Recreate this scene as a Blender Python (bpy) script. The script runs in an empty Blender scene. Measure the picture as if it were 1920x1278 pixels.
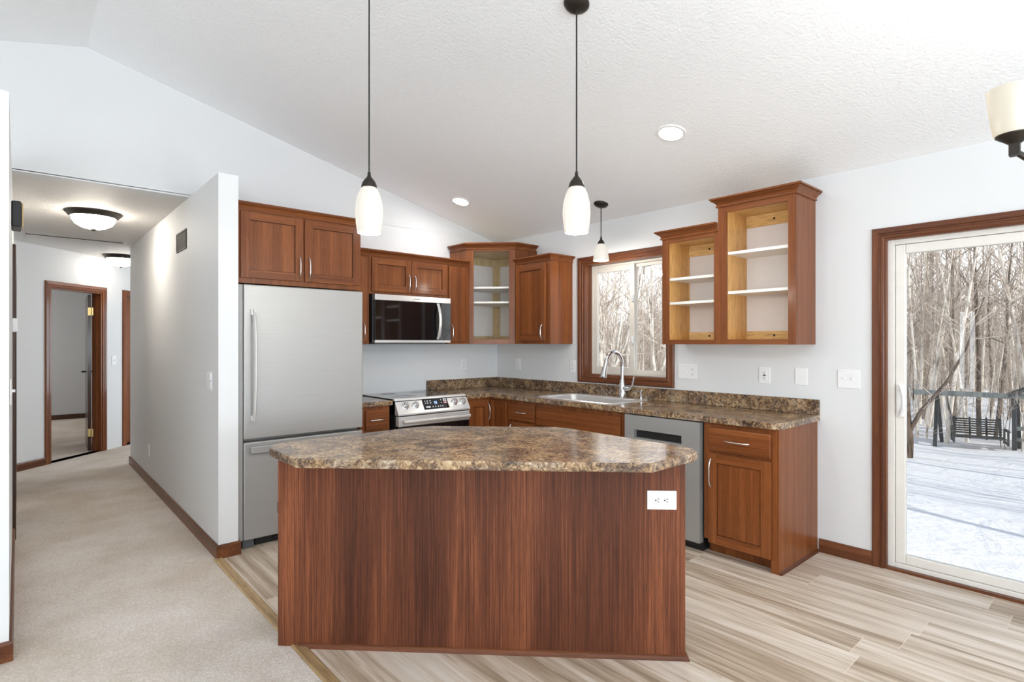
import bpy, bmesh, math, random
from mathutils import Vector, Matrix

S = bpy.context.scene
COL = S.collection
PI = math.pi

# ------------------------------------------------------------------ camera
cd = bpy.data.cameras.new('camera')
cam = bpy.data.objects.new('camera', cd)
COL.objects.link(cam)
cam.location = (0, 0, 1.396)
cam.rotation_euler = (PI / 2, 0, math.radians(-41.545))
cd.sensor_width = 36
cd.lens = 1045 / 1920 * 36
cd.shift_y = 3.5 / 1920
cd.clip_start = 0.05
cd.clip_end = 400
S.camera = cam

# ------------------------------------------------------------------ sky, sun, daylight, exposure
S.view_settings.view_transform = 'Standard'
S.view_settings.look = 'None'
S.view_settings.gamma = 1
S.view_settings.use_curve_mapping = False
S.view_settings.exposure = 0.06
S.cycles.max_bounces = 12
S.cycles.diffuse_bounces = 9
S.cycles.glossy_bounces = 4
S.cycles.transparent_max_bounces = 16
S.cycles.use_denoising = True
S.cycles.sample_clamp_indirect = 6
S.cycles.caustics_reflective = False
S.cycles.caustics_refractive = False

world = bpy.data.worlds.new('winter_sky')
S.world = world
world.use_nodes = True
wn, wl = world.node_tree.nodes, world.node_tree.links
wn.clear()
w_out = wn.new('ShaderNodeOutputWorld')
w_bg = wn.new('ShaderNodeBackground')
w_tc = wn.new('ShaderNodeTexCoord')
w_sep = wn.new('ShaderNodeSeparateXYZ')
w_rmp = wn.new('ShaderNodeValToRGB')
w_rmp.color_ramp.elements[0].position = 0.26
w_rmp.color_ramp.elements[0].color = (0.97, 0.98, 1.0, 1)
w_rmp.color_ramp.elements[1].position = 0.62
w_rmp.color_ramp.elements[1].color = (0.10, 0.145, 0.22, 1)
wl.new(w_tc.outputs['Generated'], w_sep.inputs[0])
wl.new(w_sep.outputs['Z'], w_rmp.inputs[0])
wl.new(w_rmp.outputs[0], w_bg.inputs[0])
w_bg.inputs[1].default_value = 2.1
wl.new(w_bg.outputs[0], w_out.inputs[0])

sun_d = bpy.data.lights.new('sun', 'SUN')
sun_d.energy = 3.4
sun_d.angle = math.radians(0.6)
sun_d.color = (1.0, 0.95, 0.86)
sun = bpy.data.objects.new('sun', sun_d)
COL.objects.link(sun)
sun.location = (6, -10, 12)
sun.rotation_euler = Vector((0.10, 1.0, -0.62)).to_track_quat('-Z', 'Y').to_euler()


def window_light(name, loc, rot, sx, sy, power, col=(0.80, 0.91, 1.0)):
    d = bpy.data.lights.new(name, 'AREA')
    d.shape = 'RECTANGLE'
    d.size, d.size_y = sx, sy
    d.energy = power
    d.color = col
    o = bpy.data.objects.new(name, d)
    COL.objects.link(o)
    o.location = loc
    o.rotation_euler = rot
    return o


# added fill lamps at unseen living room windows, standing in for their daylight
window_light('daylight_fill_front_west', (-1.5, -3.80, 1.35), (PI / 2 + 0.85, 0, 0), 2.0, 1.7, 160)
window_light('daylight_fill_front_east', (1.6, -3.80, 1.35), (PI / 2 + 0.85, 0, 0), 2.2, 1.7, 172)
window_light('daylight_fill_left_south', (-3.60, -1.6, 1.35), (PI / 2 + 0.8, 0, -PI / 2), 1.8, 1.5, 112)
window_light('daylight_left_north', (-3.52, 1.87, 1.28), (PI / 2, 0, -PI / 2), 0.28, 1.3, 5)
# daylight of the bedroom beyond the hall
window_light('daylight_bedroom', (-1.2, 11.6, 1.5), (PI / 2, 0, -PI / 2), 1.2, 1.2, 30, (1.0, 0.97, 0.93))


# daylight of the window at the end of the side passage
window_light('daylight_passage', (3.46, 8.65, 1.33), (PI / 2, 0, PI / 2), 1.3, 1.45, 30)


def portal(name, loc, sx, sy):
    d = bpy.data.lights.new(name, 'AREA')
    d.shape = 'RECTANGLE'
    d.size, d.size_y = sx, sy
    d.cycles.is_portal = True
    o = bpy.data.objects.new(name, d)
    COL.objects.link(o)
    o.location = loc
    o.rotation_euler = (PI / 2, 0, PI / 2)


portal('portal_patio_door', (4.3, 0.13, 1.03), 1.86, 2.06)
portal('portal_kitchen_window', (4.3, 3.05, 1.61), 0.95, 1.08)


# ------------------------------------------------------------------ node helpers and materials
def srgb(r, g, b):
    f = lambda c: (c / 255 / 12.92) if c / 255 <= 0.04045 else ((c / 255 + 0.055) / 1.055) ** 2.4
    return (f(r), f(g), f(b), 1)


class NT:
    def __init__(self, name):
        self.m = bpy.data.materials.new(name)
        self.m.use_nodes = True
        self.n = self.m.node_tree.nodes
        self.l = self.m.node_tree.links
        self.n.clear()
        self.out = self.n.new('ShaderNodeOutputMaterial')

    def node(self, t, **kw):
        x = self.n.new('ShaderNode' + t)
        for k, v in kw.items():
            setattr(x, k, v)
        return x

    def link(self, a, b):
        self.l.new(a, b)

    def val(self, sock, v):
        if hasattr(v, 'is_linked') or isinstance(v, bpy.types.NodeSocket):
            self.link(v, sock)
        else:
            sock.default_value = v

    def math(self, op, a, b=None, c=None):
        x = self.node('Math', operation=op)
        self.val(x.inputs[0], a)
        if b is not None:
            self.val(x.inputs[1], b)
        if c is not None:
            self.val(x.inputs[2], c)
        return x.outputs[0]

    def coords(self, scale=(1, 1, 1), rnd=True, kind='Object', rot=(0, 0, 0)):
        tc = self.node('TexCoord')
        v = tc.outputs[kind]
        if rnd:
            oi = self.node('ObjectInfo')
            r = self.math('MULTIPLY', oi.outputs['Random'], 17.0)
            cb = self.node('CombineXYZ')
            for i in range(3):
                self.link(r, cb.inputs[i])
            ad = self.node('VectorMath', operation='ADD')
            self.link(v, ad.inputs[0])
            self.link(cb.outputs[0], ad.inputs[1])
            v = ad.outputs[0]
        mp = self.node('Mapping')
        mp.inputs['Scale'].default_value = scale
        mp.inputs['Rotation'].default_value = rot
        self.link(v, mp.inputs['Vector'])
        return mp.outputs[0]

    def noise(self, vec, scale=1.0, detail=4.0, rough=0.5, dist=0.0):
        x = self.node('TexNoise')
        self.link(vec, x.inputs['Vector'])
        x.inputs['Scale'].default_value = scale
        x.inputs['Detail'].default_value = detail
        x.inputs['Roughness'].default_value = rough
        x.inputs['Distortion'].default_value = dist
        return x.outputs[0]

    def ramp(self, fac, stops, interp='LINEAR'):
        x = self.node('ValToRGB')
        cr = x.color_ramp
        cr.interpolation = interp
        while len(cr.elements) > 1:
            cr.elements.remove(cr.elements[-1])
        cr.elements[0].position, cr.elements[0].color = stops[0]
        for p, c in stops[1:]:
            e = cr.elements.new(p)
            e.color = c
        self.link(fac, x.inputs[0])
        return x.outputs[0]

    def mix(self, fac, a, b, mode='MIX'):
        x = self.node('Mix', data_type='RGBA', blend_type=mode)
        self.val(x.inputs[0], fac)
        self.val(x.inputs[6], a)
        self.val(x.inputs[7], b)
        return x.outputs[2]

    def bump(self, h, strength, dist=0.01):
        x = self.node('Bump')
        x.inputs['Strength'].default_value = strength
        x.inputs['Distance'].default_value = dist
        self.link(h, x.inputs['Height'])
        return x.outputs[0]

    def bsdf(self, col, rough=0.5, metal=0.0, normal=None, coat=0.0, coat_rough=0.1, ior=1.5, spec=None,
             emit=None, emit_s=0.0, aniso=0.0):
        p = self.node('BsdfPrincipled')
        self.val(p.inputs['Base Color'], col)
        self.val(p.inputs['Roughness'], rough)
        p.inputs['Metallic'].default_value = metal
        p.inputs['IOR'].default_value = ior
        p.inputs['Coat Weight'].default_value = coat
        p.inputs['Coat Roughness'].default_value = coat_rough
        if spec is not None:
            p.inputs['Specular IOR Level'].default_value = spec
        if normal is not None:
            self.link(normal, p.inputs['Normal'])
        if emit is not None:
            p.inputs['Emission Color'].default_value = emit
            p.inputs['Emission Strength'].default_value = emit_s
        if aniso:
            p.inputs['Anisotropic'].default_value = aniso
        self.link(p.outputs[0], self.out.inputs[0])
        return p


M = {}


def plain(name, col, rough=0.5, metal=0.0, **kw):
    t = NT(name)
    v = t.coords((1, 1, 1), kind='Object')
    n = t.noise(v, 14.0, 3.0)
    c2 = tuple(min(1, x * 1.05) for x in col[:3]) + (1,)
    c1 = tuple(x * 0.95 for x in col[:3]) + (1,)
    t.bsdf(t.mix(n, c1, c2), rough, metal, **kw)
    M[name] = t.m
    return t.m


def wood(name, axis, dark, mid, light, rough=0.36, band=7.0, fine=95.0, coat=0.45, contrast=1.0, wav=1.0, wf=0.38, spec=0.22):
    """Stained oak: broad bands, fine lines and pores stretched along one local axis."""
    t = NT(name)

    def sc(k, along):
        s = [k, k, k]
        s['XYZ'.index(axis)] = along
        return tuple(s)
    nb = t.noise(t.coords(sc(band, 0.35)), 1.0, 4.0, 0.55, 0.4 * wav)
    nf = t.noise(t.coords(sc(fine, 1.6)), 1.0, 4.0, 0.6, 0.3)
    npn = t.noise(t.coords(sc(fine * 3.0, 11.0)), 1.0, 2.0, 0.5)
    a = t.math('MULTIPLY_ADD', nb, 1 - wf, 0.0)
    b = t.math('MULTIPLY_ADD', nf, wf, a)
    k = 0.16 / contrast
    col = t.ramp(b, [(0.5 - k, dark), (0.5, mid), (0.5 + k, light)])
    pores = t.ramp(npn, [(0.36, (0.45, 0.42, 0.40, 1)), (0.50, (1, 1, 1, 1))])
    col = t.mix(0.55, col, pores, 'MULTIPLY')
    nrm = t.bump(npn, 0.06, 0.002)
    t.bsdf(col, rough, 0, nrm, coat=coat, coat_rough=0.14, spec=spec)
    M[name] = t.m
    return t.m


# cabinet oak: vertical (Z) and horizontal (X) grain
for ax, nm in (('Z', 'oak'), ('X', 'oak_rail'), ('Y', 'oak_side_rail')):
    wood(nm, ax, srgb(88, 47, 23), srgb(127, 72, 37), srgb(161, 100, 56), band=17.0, fine=210, coat=0.12, contrast=0.72, wf=0.5)
wood('oak_panel', 'Z', srgb(62, 31, 20), srgb(98, 54, 34), srgb(142, 84, 53), band=4.6, fine=150, contrast=1.15, wav=1.2, rough=0.5, coat=0.03, wf=0.5)
wood('oak_groove', 'Z', srgb(40, 20, 11), srgb(56, 29, 16), srgb(70, 38, 22), band=12.0, fine=150, coat=0.1)
for ax, nm in (('Z', 'casing'), ('X', 'casing_rail'), ('Y', 'casing_side')):
    wood(nm, ax, srgb(78, 43, 27), srgb(106, 62, 39), srgb(134, 84, 54), band=14.0, fine=140, coat=0.15)
for ax, nm in (('Z', 'hall_casing'), ('X', 'hall_casing_rail')):
    wood(nm, ax, srgb(90, 48, 24), srgb(126, 72, 38), srgb(152, 94, 54), band=14.0)
for ax, nm in (('Z', 'dark_door'),):
    wood(nm, ax, srgb(44, 27, 18), srgb(66, 42, 28), srgb(86, 56, 38), band=12.0)
wood('maple', 'Z', srgb(188, 138, 76), srgb(206, 156, 92), srgb(220, 174, 112), band=6.0, fine=60, coat=0.2, rough=0.45)
wood('maple_rail', 'X', srgb(206, 166, 104), srgb(220, 182, 122), srgb(232, 198, 142), band=6.0, fine=60, coat=0.1, rough=0.5)
wood('maple_grey', 'Z', srgb(190, 168, 128), srgb(204, 184, 146), srgb(216, 198, 162), band=6.0, fine=60, coat=0.1, rough=0.5)
wood('strip_wood', 'Y', srgb(150, 122, 86), srgb(182, 154, 116), srgb(202, 178, 140), band=16.0, fine=80, rough=0.5, coat=0.1)

# painted wall
def paint(name, col, bump_s, scale):
    t = NT(name)
    v = t.coords((1, 1, 1), rnd=False)
    n = t.noise(v, scale, 4.0, 0.6)
    n2 = t.noise(v, 0.7, 2.0)
    c = t.mix(n2, tuple(x * 0.985 for x in col[:3]) + (1,), col)
    t.bsdf(c, 0.62, 0, t.bump(n, bump_s, 0.01), spec=0.3)
    M[name] = t.m

paint('wall_paint', (0.725, 0.73, 0.733, 1), 0.08, 160)
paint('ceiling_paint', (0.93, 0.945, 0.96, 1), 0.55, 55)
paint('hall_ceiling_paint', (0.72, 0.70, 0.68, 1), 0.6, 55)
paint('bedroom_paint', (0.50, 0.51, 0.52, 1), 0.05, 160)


def make_floor():
    t = NT('vinyl_plank')
    tc = t.node('TexCoord')
    sp = t.node('SeparateXYZ')
    t.link(tc.outputs['Object'], sp.inputs[0])
    X, Y = sp.outputs[0], sp.outputs[1]
    xr = t.math('DIVIDE', t.math('ADD', X, 10.19), 0.2)
    row = t.math('FLOOR', xr)
    fx = t.math('FRACT', xr)
    wn1 = t.node('TexWhiteNoise', noise_dimensions='1D')
    t.link(row, wn1.inputs['W'])
    yr = t.math('ADD', t.math('DIVIDE', Y, 1.22), t.math('MULTIPLY', wn1.outputs[0], 7.0))
    coln = t.math('FLOOR', yr)
    fy = t.math('FRACT', yr)
    cb = t.node('CombineXYZ')
    t.link(row, cb.inputs[0])
    t.link(coln, cb.inputs[1])
    wn2 = t.node('TexWhiteNoise', noise_dimensions='2D')
    t.link(cb.outputs[0], wn2.inputs['Vector'])
    pid = wn2.outputs[0]
    g = t.node('CombineXYZ')
    t.link(t.math('MULTIPLY', X, 16.0), g.inputs[0])
    t.link(t.math('MULTIPLY_ADD', pid, 40.0, t.math('MULTIPLY', Y, 0.9)), g.inputs[1])
    t.link(t.math('MULTIPLY', pid, 90.0), g.inputs[2])
    n1 = t.noise(g.outputs[0], 1.0, 5.0, 0.55, 0.7)
    g2 = t.node('CombineXYZ')
    t.link(t.math('MULTIPLY', X, 110.0), g2.inputs[0])
    t.link(t.math('MULTIPLY_ADD', pid, 40.0, t.math('MULTIPLY', Y, 3.0)), g2.inputs[1])
    t.link(t.math('MULTIPLY', pid, 30.0), g2.inputs[2])
    n2 = t.noise(g2.outputs[0], 1.0, 3.0, 0.6)
    tone = t.math('ADD', t.math('MULTIPLY', n1, 0.72), t.math('MULTIPLY', n2, 0.24))
    tone = t.math('ADD', tone, t.math('MULTIPLY', t.math('SUBTRACT', pid, 0.5), 0.14))
    col = t.ramp(tone, [(0.30, srgb(140, 119, 98)), (0.42, srgb(178, 159, 138)), (0.52, srgb(207, 192, 175)), (0.66, srgb(224, 213, 200))])
    s1 = t.math('LESS_THAN', fx, 0.010)
    s2 = t.math('LESS_THAN', fy, 0.0022)
    seam = t.math('MULTIPLY', t.math('MAXIMUM', t.math('MULTIPLY', s1, 0.45), s2), 0.75)
    col = t.mix(seam, col, srgb(226, 212, 190))
    t.bsdf(col, 0.42, 0, t.bump(n2, 0.05, 0.002))
    M['vinyl_plank'] = t.m


make_floor()


def make_carpet():
    t = NT('carpet')
    v = t.coords((1, 1, 1), rnd=False, rot=(0, 0, 0.6))
    vo = t.node('TexVoronoi')
    t.link(v, vo.inputs['Vector'])
    vo.inputs['Scale'].default_value = 78.0
    vo.inputs['Randomness'].default_value = 0.55
    d = vo.outputs['Distance']
    fine = t.noise(v, 420.0, 2.0)
    patch = t.noise(t.coords((1.0, 1.0, 1.0), rnd=False), 1.7, 4.0, 0.6, 0.15)
    c = t.ramp(patch, [(0.36, srgb(210, 199, 186)), (0.52, srgb(222, 213, 204)), (0.66, srgb(230, 223, 216))])
    dots = t.ramp(d, [(0.25, (1, 1, 1, 1)), (0.62, (0.74, 0.71, 0.68, 1))])
    c = t.mix(0.62, c, dots, 'MULTIPLY')
    h = t.math('ADD', t.math('MULTIPLY', d, -1.0), t.math('MULTIPLY', fine, 0.5))
    t.bsdf(c, 0.95, 0, t.bump(h, 0.6, 0.006), spec=0.1)
    M['carpet'] = t.m


make_carpet()


def make_laminate():
    t = NT('laminate')
    v = t.coords((1, 1, 1), rnd=True)
    big = t.noise(v, 6.0, 4.0, 0.55, 0.8)
    mid = t.noise(v, 24.0, 8.0, 0.72, 2.2)
    sm = t.noise(v, 85.0, 3.0, 0.6, 1.6)
    f = t.math('ADD', t.math('MULTIPLY', mid, 0.62), t.math('MULTIPLY', sm, 0.20))
    f = t.math('ADD', f, t.math('MULTIPLY', big, 0.30))
    col = t.ramp(f, [(0.45, srgb(48, 36, 29)), (0.51, srgb(88, 67, 50)), (0.56, srgb(126, 99, 73)),
                     (0.61, srgb(162, 133, 98)), (0.69, srgb(202, 180, 146))])
    grey = t.noise(v, 11.0, 3.0, 0.5, 0.8)
    col = t.mix(t.ramp(grey, [(0.50, (0, 0, 0, 1)), (0.64, (0.42, 0.42, 0.42, 1))]), col, t.ramp(f, [(0.46, srgb(56, 49, 46)), (0.56, srgb(104, 95, 90)), (0.66, srgb(172, 163, 156))]))
    t.bsdf(col, 0.5, 0, None, coat=0.85, coat_rough=0.14, ior=1.45, spec=0.1)
    M['laminate'] = t.m


make_laminate()


def make_steel(name, col, rough, axis='X', streak=0.5):
    t = NT(name)
    s = [260, 260, 260]
    s['XYZ'.index(axis)] = 4
    n = t.noise(t.coords(tuple(s)), 1.0, 3.0, 0.6)
    c = t.mix(n, tuple(x * (1 - 0.12 * streak) for x in col[:3]) + (1,), tuple(min(1, x * (1 + 0.12 * streak)) for x in col[:3]) + (1,))
    r = t.math('MULTIPLY_ADD', n, 0.14 * streak, rough)
    p = t.bsdf(c, r, 0.55, t.bump(n, 0.03 * streak, 0.002))
    M[name] = t.m


make_steel('steel', (0.40, 0.39, 0.375, 1), 0.40, 'X', 0.9)
make_steel('steel_vertical', (0.42, 0.42, 0.41, 1), 0.36, 'Z', 0.3)
make_steel('steel_bright', (0.78, 0.77, 0.755, 1), 0.24, 'X', 0.3)
plain('nickel', (0.72, 0.70, 0.68, 1), 0.24, 0.9)
plain('chrome', (0.76, 0.76, 0.77, 1), 0.14, 1.0)
plain('black_plastic', (0.012, 0.012, 0.013, 1), 0.4)
plain('grey_plastic', (0.10, 0.105, 0.11, 1), 0.5)
plain('fridge_side', (0.36, 0.35, 0.34, 1), 0.5)
plain('black_glass', (0.006, 0.006, 0.007, 1), 0.06, coat=0.6, coat_rough=0.03)
plain('bronze', (0.035, 0.028, 0.023, 1), 0.42, 0.6)
plain('cord_black', (0.012, 0.011, 0.010, 1), 0.6)
plain('brass', (0.62, 0.46, 0.20, 1), 0.32, 0.9)
plain('white_plastic', (0.82, 0.82, 0.82, 1), 0.4)
plain('white_metal', (0.85, 0.85, 0.84, 1), 0.4)
plain('shelf_white', (0.82, 0.80, 0.76, 1), 0.45)
plain('cabinet_back', (0.74, 0.71, 0.69, 1), 0.55)
plain('vinyl_frame', (0.70, 0.66, 0.59, 1), 0.42)
plain('door_frame', (0.74, 0.71, 0.66, 1), 0.42)
plain('slot_dark', (0.02, 0.02, 0.02, 1), 0.6)
plain('vent_dark', (0.055, 0.050, 0.046, 1), 0.7)
plain('gap_dark', (0.03, 0.02, 0.016, 1), 0.8)
plain('under_cabinet', (0.50, 0.45, 0.36, 1), 0.6)
plain('burner_ring', (0.20, 0.19, 0.19, 1), 0.3)


def emissive(name, col, strength, base=(0.85, 0.82, 0.76, 1), rough=0.35):
    t = NT(name)
    v = t.coords((1, 1, 1))
    n = t.noise(v, 9.0, 2.0)
    t.bsdf(t.mix(n, base, tuple(x * 0.97 for x in base[:3]) + (1,)), rough, 0, emit=col, emit_s=strength)
    M[name] = t.m


emissive('opal_glass', (1.0, 0.91, 0.77, 1), 0.50, (0.36, 0.355, 0.34, 1))
emissive('opal_glass_warm', (1.0, 0.87, 0.64, 1), 0.42, (0.36, 0.35, 0.32, 1))
emissive('dome_glass', (1.0, 0.92, 0.80, 1), 46.0)
emissive('dome_glass_dim', (1.0, 0.92, 0.80, 1), 15.0)
emissive('can_light', (1.0, 0.985, 0.96, 1), 110.0)
emissive('display_white', (0.85, 0.9, 1.0, 1), 0.7, (0.5, 0.5, 0.5, 1))
emissive('display_blue', (0.35, 0.55, 1.0, 1), 2.2, (0.2, 0.3, 0.5, 1))
emissive('display_red', (0.9, 0.35, 0.32, 1), 0.5, (0.5, 0.2, 0.2, 1))


def make_glass(name, tint, ior=1.45):
    t = NT(name)
    fr = t.node('Fresnel')
    geo = t.node('NewGeometry')
    # same reflectance on the way in and out of the thin pane
    t.link(t.math('MULTIPLY_ADD', geo.outputs['Backfacing'], 1.0 / ior - ior, ior), fr.inputs[0])
    tr = t.node('BsdfTransparent')
    tr.inputs[0].default_value = tint
    gl = t.node('BsdfGlossy')
    gl.inputs['Roughness'].default_value = 0.0
    mx = t.node('MixShader')
    t.link(fr.outputs[0], mx.inputs[0])
    t.link(tr.outputs[0], mx.inputs[1])
    t.link(gl.outputs[0], mx.inputs[2])
    t.link(mx.outputs[0], t.out.inputs[0])
    M[name] = t.m


make_glass('pane_glass', (0.985, 0.99, 0.99, 1))


def make_snow():
    t = NT('snow')
    v = t.coords((1, 1, 1), rnd=False)
    n = t.noise(v, 2.2, 6.0, 0.62, 0.4)
    n2 = t.noise(v, 9.0, 4.0, 0.6)
    h = t.math('ADD', n, t.math('MULTIPLY', n2, 0.35))
    t.bsdf(t.mix(n, (0.80, 0.82, 0.86, 1), (0.90, 0.90, 0.91, 1)), 0.7, 0, t.bump(h, 0.55, 0.12), spec=0.2)
    M['snow'] = t.m


make_snow()


def bark(name, c0, c1, scale=9.0):
    t = NT(name)
    n = t.noise(t.coords((scale, scale, scale * 0.22)), 1.0, 4.0, 0.6)
    t.bsdf(t.ramp(n, [(0.36, c0), (0.52, c1)]), 0.8, 0, t.bump(n, 0.3, 0.02), spec=0.2)
    M[name] = t.m


bark('birch_bark', srgb(158, 146, 132), srgb(228, 220, 208))
bark('grey_bark', srgb(96, 84, 72), srgb(160, 146, 130))
bark('dark_bark', srgb(62, 52, 45), srgb(112, 98, 86))
bark('twig_bark', srgb(142, 126, 114), srgb(204, 190, 176))
bark('weathered_wood', srgb(84, 88, 88), srgb(122, 128, 126), 5.0)
bark('dark_slat', srgb(34, 36, 38), srgb(66, 68, 70), 5.0)


# ------------------------------------------------------------------ mesh builder
class MB:
    def __init__(self):
        self.v, self.f, self.mi = [], [], []

    def poly(self, pts, mi=0):
        b = len(self.v)
        self.v += [tuple(p) for p in pts]
        self.f.append(tuple(range(b, b + len(pts))))
        self.mi.append(mi)

    def box(self, x0, x1, y0, y1, z0, z1, mi=0):
        if x0 > x1: x0, x1 = x1, x0
        if y0 > y1: y0, y1 = y1, y0
        if z0 > z1: z0, z1 = z1, z0
        b = len(self.v)
        self.v += [(x0, y0, z0), (x1, y0, z0), (x1, y1, z0), (x0, y1, z0), (x0, y0, z1), (x1, y0, z1), (x1, y1, z1), (x0, y1, z1)]
        for q in ((0, 3, 2, 1), (4, 5, 6, 7), (0, 1, 5, 4), (1, 2, 6, 5), (2, 3, 7, 6), (3, 0, 4, 7)):
            self.f.append(tuple(b + i for i in q))
            self.mi.append(mi)
        return self

    def prism(self, poly, z0, z1, mi=0, fn=None):
        """poly in a plane, extruded z0..z1 along the third axis; fn maps (u, v, w) to xyz."""
        fn = fn or (lambda u, v, w: (u, v, w))
        n = len(poly)
        b = len(self.v)
        self.v += [fn(p[0], p[1], z0) for p in poly] + [fn(p[0], p[1], z1) for p in poly]
        self.f.append(tuple(b + i for i in reversed(range(n))))
        self.f.append(tuple(b + n + i for i in range(n)))
        self.mi += [mi, mi]
        for i in range(n):
            j = (i + 1) % n
            self.f.append((b + i, b + j, b + n + j, b + n + i))
            self.mi.append(mi)
        return self

    def sweep(self, path, prof, fn=None, closed=False, mi=0):
        """Mitred sweep: path in (u, v); prof is a list of (offset to the right of travel, w)."""
        fn = fn or (lambda u, v, w: (u, v, w))
        P = [Vector(p) for p in path]
        n = len(P)
        rings = []
        for i in range(n):
            dirs = []
            if i > 0 or closed:
                dirs.append((P[i] - P[i - 1]).normalized())
            if i < n - 1 or closed:
                dirs.append((P[(i + 1) % n] - P[i]).normalized())
            nr = [Vector((d.y, -d.x)) for d in dirs]
            if len(nr) == 2:
                m = (nr[0] + nr[1])
                m = m / m.length
                k = 1 / max(0.2, m.dot(nr[0]))
            else:
                m, k = nr[0], 1
            b = len(self.v)
            for o, w in prof:
                q = P[i] + m * (o * k)
                self.v.append(fn(q.x, q.y, w))
            rings.append(b)
        k = len(prof)
        segs = n if closed else n - 1
        for i in range(segs):
            a, b = rings[i], rings[(i + 1) % n]
            for j in range(k):
                j2 = (j + 1) % k
                self.f.append((a + j, b + j, b + j2, a + j2))
                self.mi.append(mi)
        if not closed:
            self.f.append(tuple(rings[0] + j for j in range(k)))
            self.f.append(tuple(rings[-1] + j for j in reversed(range(k))))
            self.mi += [mi, mi]
        return self

    def tube(self, pts, r, n=8, mi=0, caps=True, flat=1.0):
        P = [Vector(p) for p in pts]
        R = r if isinstance(r, (list, tuple)) else [r] * len(P)
        d0 = (P[1] - P[0]).normalized()
        ref = Vector((0, 0, 1)) if abs(d0.z) < 0.9 else Vector((1, 0, 0))
        x = d0.cross(ref).normalized()
        base = []
        for i, p in enumerate(P):
            d = (P[min(i + 1, len(P) - 1)] - P[max(i - 1, 0)]).normalized()
            x = (x - d * x.dot(d))
            x.normalize()
            y = d.cross(x)
            b = len(self.v)
            base.append(b)
            for k in range(n):
                a = 2 * PI * k / n
                q = p + x * (math.cos(a) * R[i]) + y * (math.sin(a) * R[i] * flat)
                self.v.append(tuple(q))
        for i in range(len(P) - 1):
            a, b = base[i], base[i + 1]
            for k in range(n):
                k2 = (k + 1) % n
                self.f.append((a + k, a + k2, b + k2, b + k))
                self.mi.append(mi)
        if caps:
            self.f.append(tuple(base[0] + k for k in reversed(range(n))))
            self.f.append(tuple(base[-1] + k for k in range(n)))
            self.mi += [mi, mi]
        return self

    def lathe(self, prof, n=32, c=(0, 0, 0), mi=0):
        rings = []
        for r, z in prof:
            b = len(self.v)
            if r < 1e-6:
                self.v.append((c[0], c[1], c[2] + z))
                rings.append((b, 1))
            else:
                for k in range(n):
                    a = 2 * PI * k / n
                    self.v.append((c[0] + r * math.cos(a), c[1] + r * math.sin(a), c[2] + z))
                rings.append((b, n))
        for (a, na), (b, nb) in zip(rings, rings[1:]):
            for k in range(n):
                k2 = (k + 1) % n
                if na == 1 and nb == 1:
                    continue
                if na == 1:
                    self.f.append((a, b + k2, b + k))
                elif nb == 1:
                    self.f.append((a + k, a + k2, b))
                else:
                    self.f.append((a + k, a + k2, b + k2, b + k))
                self.mi.append(mi)
        return self

    def xf(self, mat, start=0):
        for i in range(start, len(self.v)):
            self.v[i] = tuple(mat @ Vector(self.v[i]))
        return self

    def build(self, name, mats, parent=None, loc=None, rot=None, smooth=None, bevel=0.0, shift=None, segs=2):
        me = bpy.data.meshes.new(name)
        vs = self.v if shift is None else [(a - shift[0], b - shift[1], c - shift[2]) for a, b, c in self.v]
        me.from_pydata(vs, [], self.f)
        if not isinstance(mats, (list, tuple)):
            mats = [mats]
        for m in mats:
            me.materials.append(M[m] if isinstance(m, str) else m)
        me.polygons.foreach_set('material_index', self.mi)
        bm = bmesh.new()
        bm.from_mesh(me)
        bmesh.ops.recalc_face_normals(bm, faces=bm.faces)
        bm.to_mesh(me)
        bm.free()
        if smooth:
            me.polygons.foreach_set('use_smooth', [True] * len(me.polygons))
            me.set_sharp_from_angle(angle=math.radians(smooth))
        me.update()
        o = bpy.data.objects.new(name, me)
        COL.objects.link(o)
        if parent:
            o.parent = parent
        if loc:
            o.location = loc
        if rot is not None:
            o.rotation_euler = rot
        if bevel:
            b = o.modifiers.new('bevel', 'BEVEL')
            b.width = bevel
            b.segments = segs
            b.limit_method = 'ANGLE'
            b.angle_limit = math.radians(40)
        return o


def tag(o, label=None, cat=None, group=None, kind=None):
    if label: o['label'] = label
    if cat: o['category'] = cat
    if group: o['group'] = group
    if kind: o['kind'] = kind
    return o


def empty(name, loc=(0, 0, 0), rz=0.0, label=None, cat=None, group=None, kind=None):
    o = bpy.data.objects.new(name, None)
    o.empty_display_size = 0.1
    COL.objects.link(o)
    o.location = loc
    o.rotation_euler = (0, 0, rz)
    return tag(o, label, cat, group, kind)


def dup(root, loc=None, rz=None, label=None, group=None):
    r = root.copy()
    COL.objects.link(r)
    if loc is not None: r.location = loc
    if rz is not None: r.rotation_euler = (0, 0, rz)
    if label: r['label'] = label
    if group: r['group'] = group
    for ch in list(root.children):
        c = ch.copy()
        COL.objects.link(c)
        c.parent = r
        for g in list(ch.children):
            d = g.copy()
            COL.objects.link(d)
            d.parent = c
    return r


def struct(name, mb, mats, label=None, parent=None, **kw):
    o = mb.build(name, mats, parent, **kw)
    if parent is None:
        tag(o, label, None, None, 'structure')
    return o


RA, RB, RD = 0.0, -PI / 2, -PI / 4     # facing -Y (range wall), facing -X (window wall), diagonal

# ================================================================== room shell
XB, YA = 4.02, 4.79           # inner faces of the window wall and the range wall
XL, YF = -3.32, -3.5          # left and front (behind camera) walls
RX, RZ, SL = 0.353, 3.419, 0.248
HC = 2.5                      # hall ceiling


def cz(x):
    return RZ - SL * abs(x - RX)


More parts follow.
